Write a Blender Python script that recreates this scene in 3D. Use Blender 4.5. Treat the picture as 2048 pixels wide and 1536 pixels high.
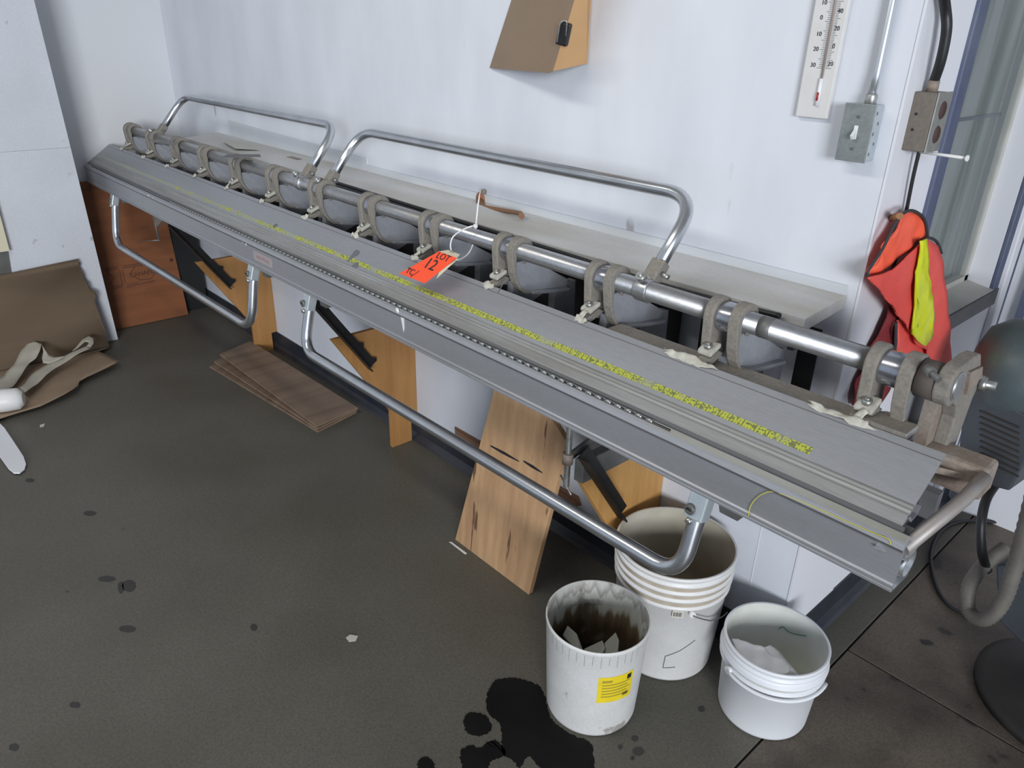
import bpy, bmesh, math, random
from mathutils import Vector, Matrix, noise
random.seed(7)
for o in list(bpy.data.objects): bpy.data.objects.remove(o)
SC = bpy.context.scene
COL = SC.collection
V = Vector
# ------------------------------------------------------------------ camera
F = 1490.0; H = 1.55
RIGHT = V((0.67174537, 0.74041836, 0.02321233))
DOWN = V((0.32984225, -0.27089865, -0.90433291))
FWD = V((-0.6632965, 0.61513786, -0.42619617))
CAMP = V((0, 0, H))
cam = bpy.data.cameras.new('camera'); camo = bpy.data.objects.new('camera', cam); COL.objects.link(camo)
m = Matrix.Identity(4)
for i in range(3):
    m[i][0] = RIGHT[i]; m[i][1] = -DOWN[i]; m[i][2] = -FWD[i]; m[i][3] = CAMP[i]
camo.matrix_world = m
cam.sensor_width = 36; cam.lens = F / 2048 * 36; cam.clip_start = 0.02
SC.camera = camo
# ------------------------------------------------------------------ world, lights, exposure
w = bpy.data.worlds.new('world'); SC.world = w; w.use_nodes = True
w.node_tree.nodes['Background'].inputs[0].default_value = (0.70, 0.82, 1.0, 1)
w.node_tree.nodes['Background'].inputs[1].default_value = 0.60
def area(name, loc, target, sx, sy, power, col):
    l = bpy.data.lights.new(name, 'AREA'); l.shape = 'RECTANGLE'; l.size = sx; l.size_y = sy
    l.energy = power; l.color = col
    o = bpy.data.objects.new(name, l); COL.objects.link(o); o.location = loc
    o.rotation_euler = (V(target) - V(loc)).to_track_quat('-Z', 'Y').to_euler()
    return o
area('daylight_door', (8.6, -6.3, 2.6), (-1.6, 1.3, 0.9), 4.0, 2.6, 1190, (0.91, 0.955, 1.0))
area('shop_light', (-1.6, -0.4, 2.75), (-1.6, 0.6, 0), 2.2, 0.25, 26, (1.0, 0.97, 0.9))
SC.view_settings.view_transform = 'Standard'; SC.view_settings.look = 'None'
SC.view_settings.gamma = 1; SC.view_settings.use_curve_mapping = False
SC.view_settings.exposure = 0.0

# ------------------------------------------------------------------ picking real-space points
def ray(px, py): return RIGHT * (px - 1024) + DOWN * (py - 768) + FWD * F
def PX(px, py, x): d = ray(px, py); return CAMP + d * (x / d.x)
def PY(px, py, y): d = ray(px, py); return CAMP + d * (y / d.y)
def PZ(px, py, z=0.0): d = ray(px, py); return CAMP + d * ((z - H) / d.z)

# ------------------------------------------------------------------ mesh builder
class MB:
    def __init__(s): s.v = []; s.f = []; s.s = []
    def add(s, vs, fs, sm=False):
        b = len(s.v); s.v += [tuple(p) for p in vs]
        for f in fs: s.f.append([i + b for i in f]); s.s.append(sm)
        return s
    def box(s, c, size, R=None):
        c = V(c); h = V(size) / 2
        P = [V((x * h.x, y * h.y, z * h.z)) for x in (-1, 1) for y in (-1, 1) for z in (-1, 1)]
        if R is not None: P = [R @ p for p in P]
        return s.add([c + p for p in P], [(0, 1, 3, 2), (4, 6, 7, 5), (0, 4, 5, 1), (2, 3, 7, 6), (0, 2, 6, 4), (1, 5, 7, 3)])
    def bx(s, x0, x1, y0, y1, z0, z1): return s.box(((x0 + x1) / 2, (y0 + y1) / 2, (z0 + z1) / 2), (abs(x1 - x0), abs(y1 - y0), abs(z1 - z0)))
    def bar(s, a, b, w, h, up=(0, 0, 1)):
        a = V(a); b = V(b); d = (b - a).normalized(); u = V(up); sd = d.cross(u).normalized(); u = sd.cross(d)
        P = []
        for p in (a, b):
            for (i, j) in ((-1, -1), (1, -1), (1, 1), (-1, 1)): P.append(p + sd * (i * w / 2) + u * (j * h / 2))
        return s.add(P, [(0, 3, 2, 1), (4, 5, 6, 7), (0, 1, 5, 4), (1, 2, 6, 5), (2, 3, 7, 6), (3, 0, 4, 7)])
    def prism(s, pts, off):   # 3-D polygon pushed along off
        n = len(pts); off = V(off); P = [V(p) for p in pts] + [V(p) + off for p in pts]
        return s.add(P, [list(range(n))[::-1], [n + i for i in range(n)]] + [(i, (i + 1) % n, n + (i + 1) % n, n + i) for i in range(n)])
    def xprism(s, yz, x0, x1): return s.prism([(x0, y, z) for y, z in yz], (x1 - x0, 0, 0))
    def tube(s, path, r, n=14, cap=True):
        path = [V(p) for p in path]; rings = []; up = None
        for i, p in enumerate(path):
            a = path[max(i - 1, 0)]; b = path[min(i + 1, len(path) - 1)]; d = (b - a).normalized()
            if up is None:
                up = V((0, 0, 1)) if abs(d.z) < .9 else V((1, 0, 0))
            sd = d.cross(up).normalized(); up = sd.cross(d).normalized()
            rr = r[i] if isinstance(r, (list, tuple)) else r
            rings.append([p + (sd * math.cos(t) + up * math.sin(t)) * rr for t in [2 * math.pi * k / n for k in range(n)]])
        b0 = len(s.v)
        for R in rings: s.v += [tuple(q) for q in R]
        for i in range(len(rings) - 1):
            for k in range(n):
                k2 = (k + 1) % n
                s.f.append([b0 + i * n + k, b0 + (i + 1) * n + k, b0 + (i + 1) * n + k2, b0 + i * n + k2]); s.s.append(True)
        if cap:
            s.f.append([b0 + k for k in range(n)]); s.s.append(False)
            e = b0 + (len(rings) - 1) * n; s.f.append([e + k for k in range(n)][::-1]); s.s.append(False)
        return s
    def cyl(s, a, b, r, n=16): return s.tube([a, b], r, n)
    def lathe(s, prof, c=(0, 0, 0), n=48, axis=None):
        c = V(c); b0 = len(s.v)
        M = Matrix.Identity(3) if axis is None else V(axis).to_track_quat('Z', 'Y').to_matrix()
        for r, z in prof:
            for k in range(n):
                t = 2 * math.pi * k / n; s.v.append(tuple(c + M @ V((r * math.cos(t), r * math.sin(t), z))))
        for i in range(len(prof) - 1):
            for k in range(n):
                k2 = (k + 1) % n; s.f.append([b0 + i * n + k, b0 + i * n + k2, b0 + (i + 1) * n + k2, b0 + (i + 1) * n + k]); s.s.append(True)
        return s
    def build(s, name, mat, parent=None, bevel=0, solid=0, subs=0):
        me = bpy.data.meshes.new(name)
        lo = V([min(p[i] for p in s.v) for i in range(3)]); hi = V([max(p[i] for p in s.v) for i in range(3)])
        c = V(((lo.x + hi.x) / 2, (lo.y + hi.y) / 2, lo.z))
        me.from_pydata([tuple(V(p) - c) for p in s.v], [], s.f)
        me.polygons.foreach_set('use_smooth', s.s); me.update()
        bm = bmesh.new(); bm.from_mesh(me); bmesh.ops.recalc_face_normals(bm, faces=bm.faces); bm.to_mesh(me); bm.free()
        me.materials.append(mat)
        o = bpy.data.objects.new(name, me); COL.objects.link(o); place(o, c, parent)
        if bevel:
            b = o.modifiers.new('bevel', 'BEVEL'); b.width = bevel; b.segments = 2; b.limit_method = 'ANGLE'; b.angle_limit = .7
        if solid:
            b = o.modifiers.new('solid', 'SOLIDIFY'); b.thickness = solid; b.offset = 0
        if subs:
            b = o.modifiers.new('sub', 'SUBSURF'); b.levels = subs; b.render_levels = subs
        return o
WLOC = {}
def place(o, c, parent=None):
    WLOC[o.name] = V(c)
    if parent is not None:
        o.parent = parent; o.location = V(c) - WLOC[parent.name]
    else: o.location = c
def tag(o, label=None, cat=None, group=None, kind=None):
    if label: o['label'] = label
    if cat: o['category'] = cat
    if group: o['group'] = group
    if kind: o['kind'] = kind
    return o
def thing(name, loc, label, cat, group=None, kind=None, parent=None):
    o = bpy.data.objects.new(name, None); COL.objects.link(o); place(o, V(loc), parent); o.empty_display_size = .05
    return tag(o, label, cat, group, kind)
def copy_tree(o, delta, parent):
    c = o.copy(); COL.objects.link(c); c.parent = parent
    if delta is not None: c.location = o.location + V(delta); WLOC[c.name] = WLOC[o.name] + V(delta)
    for ch in [q for q in bpy.data.objects if q.parent == o]: copy_tree(ch, None, c)
    return c
def fillet(pts, r, n=7):
    pts = [V(p) for p in pts]; out = [pts[0]]
    for i in range(1, len(pts) - 1):
        a, b, c = pts[i - 1], pts[i], pts[i + 1]; d1 = (a - b); d2 = (c - b)
        t = min(r, d1.length * .49, d2.length * .49); p = b + d1.normalized() * t; q = b + d2.normalized() * t
        for k in range(n + 1):
            u = k / n; out.append(p * (1 - u) ** 2 + b * 2 * u * (1 - u) + q * u * u)
    out.append(pts[-1]); return out
def smooth_path(pts, n=6):
    pts = [V(p) for p in pts]; P = [pts[0]] + pts + [pts[-1]]; out = []
    for i in range(1, len(P) - 2):
        a, b, c, d = P[i - 1:i + 3]
        for k in range(n):
            t = k / n
            out.append(.5 * ((2 * b) + (c - a) * t + (2 * a - 5 * b + 4 * c - d) * t * t + (3 * b - a - 3 * c + d) * t ** 3))
    out.append(pts[-1]); return out
def circ(cy, cz, r, a0, a1, n=12): return [(cy + r * math.cos(math.radians(a0 + (a1 - a0) * k / n)), cz + r * math.sin(math.radians(a0 + (a1 - a0) * k / n))) for k in range(n + 1)]
def cloth(name, pts, mat, parent, amp=.006, thick=.003, cuts=3, disp=(1, 0, 0), fr=14):
    me = bpy.data.meshes.new(name); c = V(pts[0]); bm = bmesh.new()
    vs = [bm.verts.new(V(p) - c) for p in pts]; bm.faces.new(vs)
    bmesh.ops.triangulate(bm, faces=bm.faces)
    for _ in range(cuts):
        bmesh.ops.subdivide_edges(bm, edges=bm.edges, cuts=1, use_grid_fill=True)
        bmesh.ops.triangulate(bm, faces=bm.faces)
    D = V(disp)
    for v in bm.verts: v.co += D * (noise.noise((v.co + c) * fr) * amp * 2)
    for f in bm.faces: f.smooth = True
    bmesh.ops.recalc_face_normals(bm, faces=bm.faces)
    bm.to_mesh(me); bm.free(); me.materials.append(mat)
    o = bpy.data.objects.new(name, me); COL.objects.link(o); place(o, c, parent)
    b = o.modifiers.new('solid', 'SOLIDIFY'); b.thickness = thick; b.offset = 0
    return o
def text(body, size, org, xd, yd, mat, parent, name='lettering', ext=.0004, align='CENTER'):
    cu = bpy.data.curves.new(name, 'FONT'); cu.body = body; cu.size = size; cu.align_x = align; cu.align_y = 'CENTER'; cu.extrude = ext; cu.resolution_u = 3
    t = bpy.data.objects.new('tmp', cu); COL.objects.link(t)
    bpy.context.view_layer.update()
    me = bpy.data.meshes.new_from_object(t.evaluated_get(bpy.context.evaluated_depsgraph_get()))
    bpy.data.objects.remove(t); me.name = name; me.materials.clear(); me.materials.append(mat)
    x = V(xd).normalized(); n = x.cross(V(yd)).normalized(); y = n.cross(x)
    R = Matrix((x, y, n)).transposed()
    for v in me.vertices: v.co = R @ v.co
    o = bpy.data.objects.new(name, me); COL.objects.link(o); place(o, V(org), parent); return o

# ------------------------------------------------------------------ materials
def mat(name, col, rough=.6, metal=0, col2=None, scale=6, mix=.5, stretch=(1, 1, 1), bump=0, bscale=60, spots=None, spot_scale=20, spot_th=.68, lo=.35, hi=.7, spec=.5, fine=0, alpha=1, trans=0, rv=0):
    m = bpy.data.materials.new(name); m.use_nodes = True; N = m.node_tree.nodes; L = m.node_tree.links; b = N['Principled BSDF']
    b.inputs['Roughness'].default_value = rough; b.inputs['Metallic'].default_value = metal
    b.inputs['Specular IOR Level'].default_value = spec; b.inputs['Alpha'].default_value = alpha; b.inputs['Transmission Weight'].default_value = trans
    tc = N.new('ShaderNodeTexCoord'); mp = N.new('ShaderNodeMapping'); mp.inputs['Scale'].default_value = stretch; L.new(tc.outputs['Object'], mp.inputs['Vector'])
    def nz(sc, det=5, src=mp):
        n = N.new('ShaderNodeTexNoise'); n.inputs['Scale'].default_value = sc; n.inputs['Detail'].default_value = det; L.new(src.outputs[0], n.inputs['Vector']); return n
    def ramp(a, lo, hi):
        r = N.new('ShaderNodeMapRange'); r.inputs['From Min'].default_value = lo; r.inputs['From Max'].default_value = hi; L.new(a, r.inputs['Value']); return r.outputs[0]
    def mixc(f, a, bb):
        x = N.new('ShaderNodeMix'); x.data_type = 'RGBA'; L.new(f, x.inputs[0])
        for k, c in ((6, a), (7, bb)):
            if isinstance(c, tuple): x.inputs[k].default_value = (*c, 1)
            else: L.new(c, x.inputs[k])
        return x.outputs[2]
    out = col
    if col2:
        r = ramp(nz(scale).outputs['Fac'], lo, hi)
        mm = N.new('ShaderNodeMath'); mm.operation = 'MULTIPLY'; mm.inputs[1].default_value = mix * 2 if mix < .5 else 1; L.new(r, mm.inputs[0])
        out = mixc(mm.outputs[0], col, col2)
        if rv:
            rr = N.new('ShaderNodeMapRange'); rr.inputs['To Min'].default_value = rough; rr.inputs['To Max'].default_value = rough + rv; L.new(r, rr.inputs['Value']); L.new(rr.outputs[0], b.inputs['Roughness'])
    if fine:
        d = tuple(max(0, c * (1 - fine)) for c in (col if isinstance(col, tuple) else col))
        n2 = nz(160, 3); x = N.new('ShaderNodeMix'); x.data_type = 'RGBA'; x.blend_type = 'MULTIPLY'; x.inputs[0].default_value = 1
        if isinstance(out, tuple): x.inputs[6].default_value = (*out, 1)
        else: L.new(out, x.inputs[6])
        r2 = N.new('ShaderNodeMapRange'); r2.inputs['From Min'].default_value = .3; r2.inputs['From Max'].default_value = .7; r2.inputs['To Min'].default_value = 1 - fine; r2.inputs['To Max'].default_value = 1 + fine; r2.clamp = True
        L.new(n2.outputs['Fac'], r2.inputs['Value']); L.new(r2.outputs[0], x.inputs[7]); out = x.outputs[2]
    if spots:
        r = ramp(nz(spot_scale, 3).outputs['Fac'], spot_th, spot_th + .04); out = mixc(r, out, spots)
    if isinstance(out, tuple): b.inputs['Base Color'].default_value = (*out, 1)
    else: L.new(out, b.inputs['Base Color'])
    if bump:
        n3 = nz(bscale, 4); bp = N.new('ShaderNodeBump'); bp.inputs['Strength'].default_value = bump; bp.inputs['Distance'].default_value = .004
        L.new(n3.outputs['Fac'], bp.inputs['Height']); L.new(bp.outputs[0], b.inputs['Normal'])
    return m
def nodes(m): return m.node_tree.nodes, m.node_tree.links, m.node_tree.nodes['Principled BSDF']
M = {}
M['wall'] = mat('white_wall_paint', (.715, .735, .785), .6, col2=(.635, .65, .70), scale=5, stretch=(1, 1, .35), mix=.5, bump=.15, bscale=40, spots=(.45, .44, .45), spot_scale=9, spot_th=.735)
M['wall_low'] = mat('scuffed_white_paint', (.72, .73, .76), .6, col2=(.58, .57, .57), scale=5, stretch=(1, 1, .35), mix=.4, bump=.1, spots=(.3, .28, .26), spot_scale=24, spot_th=.735)
M['wall_left'] = mat('cream_white_paint', (.64, .655, .69), .6, col2=(.615, .615, .62), scale=1.5, mix=.4, bump=.1)
M['floor'] = mat('grey_concrete', (.098, .091, .074), .45, col2=(.122, .114, .096), scale=2.2, mix=.5, bump=.12, bscale=90, fine=.16, spots=(.055, .052, .05), spot_scale=13, spot_th=.76, rv=.15, spec=.32)
M['floor_b'] = mat('brown_stained_concrete', (.135, .110, .085), .5, col2=(.065, .052, .041), scale=4.5, mix=.5, bump=.12, bscale=90, fine=.2, spots=(.03, .026, .024), spot_scale=9, spot_th=.66, spec=.35, lo=.4, hi=.65)
M['joint'] = mat('dark_joint_filler', (.02, .018, .016), .9)
M['stain'] = mat('oil_stain', (.006, .0055, .0055), .6, col2=(.011, .0105, .011), scale=6, spec=.12)
M['drip'] = mat('dried_drip', (.045, .043, .042), .6, spec=.3)
M['base'] = mat('navy_baseboard', (.018, .022, .034), .38, col2=(.035, .037, .042), scale=7, mix=.5)
M['ledge'] = mat('dusty_white_ledge', (.60, .60, .60), .55, col2=(.46, .44, .40), scale=4, stretch=(.5, 2, 1), mix=.5, fine=.06)
M['ledge2'] = mat('white_flashing', (.60, .63, .67), .45, col2=(.56, .57, .58), scale=5, mix=.4)
M['alu'] = mat('anodised_aluminium', (.39, .40, .425), .45, .55, col2=(.35, .355, .37), scale=7, stretch=(.25, 2, 2), mix=.5, fine=.05, spec=.5)
M['alu2'] = mat('grimy_aluminium', (.37, .37, .365), .45, .45, col2=(.27, .265, .245), scale=16, stretch=(.15, 3, 3), mix=.5, fine=.08)
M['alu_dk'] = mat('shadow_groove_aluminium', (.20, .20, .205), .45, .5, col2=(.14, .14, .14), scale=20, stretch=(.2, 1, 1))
M['alu_lt'] = mat('bright_aluminium', (.62, .64, .67), .3, .8, col2=(.5, .51, .52), scale=20, stretch=(.2, 1, 1))
M['galv'] = mat('galvanised_tube', (.62, .64, .67), .27, .95, col2=(.52, .535, .56), scale=14, mix=.5, fine=.03)
M['locktube'] = mat('worn_steel_tube', (.52, .53, .55), .30, .9, col2=(.36, .35, .34), scale=12, stretch=(.5, 1, 1), mix=.5, fine=.1, rv=.2)
M['cast'] = mat('dusty_cast_rim', (.25, .225, .19), .75, .1, col2=(.20, .185, .165), scale=25, mix=.5, fine=.15)
M['web'] = mat('grey_cast_web', (.34, .35, .385), .55, .25, col2=(.27, .275, .29), scale=12, mix=.5, fine=.06)
M['sleeve'] = mat('polished_cam_sleeve', (.45, .46, .50), .22, .9, col2=(.25, .26, .28), scale=30)
M['pad'] = mat('chalky_clamp_pad', (.52, .51, .45), .7, .0, col2=(.36, .34, .29), scale=40, mix=.5, fine=.15)
M['bolt'] = mat('zinc_bolt', (.5, .51, .5), .35, .8, col2=(.3, .29, .26), scale=60)
M['ruststeel'] = mat('rusty_dusty_steel', (.32, .27, .23), .65, .2, col2=(.23, .17, .13), scale=18, mix=.5, fine=.15)
M['black'] = mat('black_steel', (.012, .012, .013), .4, .3, col2=(.02, .019, .018), scale=30, bump=.1)
M['board_and_gap_black'] = mat('black_board_and_gap', (.006, .006, .007), .6)
M['greysteel'] = mat('grey_steel', (.16, .16, .155), .5, .3, col2=(.11, .105, .1), scale=12)
M['knuckle'] = mat('hinge_knuckle_steel', (.50, .52, .50), .3, .85, col2=(.3, .3, .28), scale=50)
M['mask'] = mat('masking_tape', (.56, .545, .48), .8, col2=(.42, .40, .33), scale=50, bump=.4, bscale=120)
def wood(name, c1, c2, st, sc=5, knots=(.10, .05, .02), kth=.74, ks=6, rough=.6):
    return mat(name, c1, rough, col2=c2, scale=sc, stretch=st, mix=.5, fine=.08, bump=.1, spots=knots, spot_scale=ks, spot_th=kth)
M['gus'] = wood('tan_plywood', (.39, .195, .062), (.32, .15, .045), (1, 5, .5), 5, kth=.80)
M['gus2'] = wood('golden_plywood', (.50, .27, .085), (.42, .215, .065), (1, 5, .5), 5, kth=.82)
M['board'] = wood('weathered_plywood', (.50, .31, .165), (.37, .215, .115), (6, 6, .6), 5, knots=(.13, .07, .04), kth=.645, ks=6)
M['redply'] = wood('reddish_plywood', (.22, .075, .024), (.165, .053, .016), (1, 1, 7), 3, knots=(.06, .02, .01), kth=.78)
M['stack'] = wood('striped_plywood', (.235, .165, .115), (.15, .10, .07), (4.5, .35, 1), 3, kth=.9)
M['plyedge'] = wood('plywood_edge', (.26, .165, .105), (.18, .11, .07), (1, 1, 20), 6, kth=.95)
M['batten'] = wood('brown_batten', (.26, .14, .08), (.2, .1, .06), (.5, 4, 4), 5, kth=.9)
M['hardb'] = mat('brown_hardboard', (.275, .195, .13), .6, col2=(.25, .175, .115), scale=6, fine=.05)
M['kraft'] = mat('tan_side_board', (.56, .33, .15), .55, col2=(.50, .29, .13), scale=8)
M['cardb'] = mat('brown_cardboard', (.135, .093, .058), .85, col2=(.115, .078, .048), scale=3, stretch=(1, 1, 4), fine=.06)
M['cardb2'] = mat('light_cardboard', (.30, .215, .145), .85, col2=(.24, .17, .11), scale=6, fine=.06)
M['panel'] = mat('white_painted_board', (.585, .60, .645), .6, col2=(.52, .53, .57), scale=3, mix=.4, spots=(.36, .36, .38), spot_scale=19, spot_th=.69, fine=.05)
M['strap'] = mat('cream_strapping', (.47, .44, .36), .6, col2=(.41, .38, .31), scale=12)
M['plast'] = mat('white_plastic', (.74, .73, .72), .42, col2=(.64, .62, .60), scale=9, mix=.4, fine=.03, spots=(.42, .38, .34), spot_scale=18, spot_th=.74)
M['plast_c'] = mat('clean_white_plastic', (.76, .77, .80), .42, col2=(.72, .72, .74), scale=6, mix=.4)
M['plast_in'] = mat('residue_inside', (.50, .46, .38), .6, col2=(.35, .31, .22), scale=8, mix=.5, spots=(.2, .17, .12), spot_scale=20, spot_th=.72)
M['plast_in3'] = mat('greenish_residue', (.72, .73, .71), .5, col2=(.58, .59, .50), scale=8, mix=.5)
M['grime'] = mat('brown_groove_grime', (.33, .27, .20), .8, col2=(.5, .44, .36), scale=15)
M['sleeve_w'] = mat('white_sleeve', (.8, .8, .82), .5)
M['black_rub'] = mat('black_rubber', (.013, .013, .014), .45)
M['ink'] = mat('black_ink', (.015, .015, .02), .6)
M['ink_grey'] = mat('faded_grey_ink', (.13, .14, .15), .6)
M['white'] = mat('white_nylon', (.75, .75, .74), .4)
M['orange'] = mat('fluorescent_orange_card', (.95, .085, .025), .7)
M['manila'] = mat('manila_card', (.62, .57, .42), .8)
M['yel'] = mat('yellow_label', (.80, .62, .02), .5, col2=(.72, .55, .02), scale=30)
M['yel_ink'] = mat('label_print', (.38, .30, .03), .6)
M['coral'] = mat('coral_mesh_fabric', (.72, .075, .06), .75, col2=(.82, .12, .10), scale=5, bump=.5, bscale=400)
M['orangefab'] = mat('orange_fabric', (.90, .11, .045), .7, col2=(.85, .13, .08), scale=9)
M['maroon'] = mat('shaded_red_lining', (.20, .018, .022), .8)  # maroon tone paints the shade inside the vest
M['lime'] = mat('reflective_lime_stripe', (.72, .76, .02), .35, col2=(.58, .64, .02), scale=20, bump=.4, bscale=60)
M['bind'] = mat('charcoal_binding', (.035, .035, .04), .8)
M['elec'] = mat('galvanised_box', (.235, .255, .255), .45, .4, col2=(.30, .32, .32), scale=25, mix=.5, fine=.1)
M['elec_side'] = mat('galvanised_box_side', (.42, .47, .50), .4, .4, col2=(.5, .54, .56), scale=30)
M['outbox'] = mat('dusty_outlet_box', (.17, .145, .12), .7, .1, fine=.1)
M['outface'] = mat('steel_outlet_cover', (.42, .42, .40), .4, .5, col2=(.32, .31, .29), scale=40)
M['socket'] = mat('brown_socket', (.07, .04, .035), .5)
M['thermo'] = mat('ivory_enamel', (.68, .67, .66), .45, col2=(.62, .60, .58), scale=14, mix=.4)
M['therm_red'] = mat('red_spirit', (.40, .012, .02), .3)
M['brownstem'] = mat('brown_capillary', (.35, .28, .25), .4)
M['bluetrim'] = mat('navy_window_trim', (.085, .10, .17), .5, col2=(.12, .14, .2), scale=12)
M['bluetrim2'] = mat('grey_sill_edge', (.075, .078, .088), .5, col2=(.11, .11, .115), scale=12)
M['reveal'] = mat('white_reveal_paint', (.72, .72, .76), .6)
M['sill'] = mat('dusty_sill', (.52, .50, .46), .6, col2=(.44, .44, .40), scale=12)
M['glass'] = mat('window_glass', (.30, .34, .33), .05, alpha=.22, spec=.8)
M['reflection_panel'] = mat('grey_green_reflection', (.15, .175, .155), .8, col2=(.42, .45, .46), scale=3.6, stretch=(1, 3.5, .3), lo=.38, hi=.62)  # streaks paint the grey-green reflection seen in the pane
M['machine'] = mat('blue_grey_enamel', (.085, .115, .125), .42, .1, col2=(.07, .085, .09), scale=6, fine=.05, spec=.5)
M['machine2'] = mat('slate_enamel', (.06, .068, .08), .5, .1, col2=(.045, .05, .058), scale=7, fine=.05)
M['greasy'] = mat('greasy_iron', (.03, .028, .026), .6, .2, col2=(.05, .04, .032), scale=12)
M['rod'] = mat('dusty_rod', (.36, .34, .33), .5, .4, col2=(.30, .25, .22), scale=14)
M['hose'] = mat('grey_ribbed_hose', (.15, .135, .115), .6, col2=(.10, .09, .08), scale=20)
M['rust'] = mat('orange_rust', (.24, .085, .03), .85, col2=(.32, .15, .07), scale=30, bump=.4)
M['conduit'] = mat('emt_conduit', (.62, .65, .68), .3, .8)
M['strip'] = mat('dull_strip', (.42, .42, .39), .4, .5, col2=(.33, .32, .27), scale=20, stretch=(.3, 1, 1))
M['paper'] = mat('grey_paper_scrap', (.52, .50, .45), .8)
M['ceil'] = mat('ceiling_white', (.6, .6, .6), .8)
M['doorw'] = mat('dark_door', (.055, .045, .038), .5, col2=(.035, .03, .028), scale=5, stretch=(1, 3, .4))
M['water'] = mat('dark_dried_liquid', (.008, .007, .005), .25)
# dirty bucket: inside grime grows with depth (residue left by the liquid level), outside scuffs
def dirty_inside():
    m = bpy.data.materials.new('brown_liquid_residue'); m.use_nodes = True; N, L, b = nodes(m)
    tc = N.new('ShaderNodeTexCoord'); sp = N.new('ShaderNodeSeparateXYZ'); L.new(tc.outputs['Object'], sp.inputs[0])
    mp = N.new('ShaderNodeMapping'); mp.inputs['Scale'].default_value = (1, 1, .12); L.new(tc.outputs['Object'], mp.inputs[0])
    n = N.new('ShaderNodeTexNoise'); n.inputs['Scale'].default_value = 45; L.new(mp.outputs[0], n.inputs['Vector'])
    a = N.new('ShaderNodeMath'); a.operation = 'MULTIPLY_ADD'; a.inputs[1].default_value = .10; L.new(n.outputs['Fac'], a.inputs[0]); L.new(sp.outputs['Z'], a.inputs[2])
    r = N.new('ShaderNodeValToRGB'); mr = N.new('ShaderNodeMapRange'); mr.inputs['From Min'].default_value = .10; mr.inputs['From Max'].default_value = .33; L.new(a.outputs[0], mr.inputs[0]); L.new(mr.outputs[0], r.inputs[0])
    e = r.color_ramp.elements; e[0].position = 0; e[0].color = (.02, .015, .009, 1); e[1].position = 1; e[1].color = (.50, .49, .46, 1)
    for p, c in ((.40, (.055, .038, .02, 1)), (.58, (.14, .10, .06, 1)), (.66, (.42, .42, .37, 1)), (.82, (.5, .5, .46, 1)), (.87, (.30, .28, .26, 1))):
        x = e.new(p); x.color = c
    n2 = N.new('ShaderNodeTexNoise'); n2.inputs['Scale'].default_value = 22; n2.inputs['Detail'].default_value = 6; L.new(tc.outputs['Object'], n2.inputs['Vector'])
    mr2 = N.new('ShaderNodeMapRange'); mr2.inputs['From Min'].default_value = .56; mr2.inputs['From Max'].default_value = .72; L.new(n2.outputs['Fac'], mr2.inputs[0])
    x = N.new('ShaderNodeMix'); x.data_type = 'RGBA'; L.new(mr2.outputs[0], x.inputs[0]); L.new(r.outputs[0], x.inputs[6]); x.inputs[7].default_value = (.10, .09, .075, 1)
    L.new(x.outputs[2], b.inputs['Base Color']); b.inputs['Roughness'].default_value = .5; return m
M['dirty_in'] = dirty_inside()
M['dirty_out'] = mat('scuffed_white_plastic', (.72, .71, .70), .5, col2=(.62, .61, .58), scale=9, mix=.5, fine=.05, spots=(.36, .34, .31), spot_scale=13, spot_th=.66)
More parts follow.
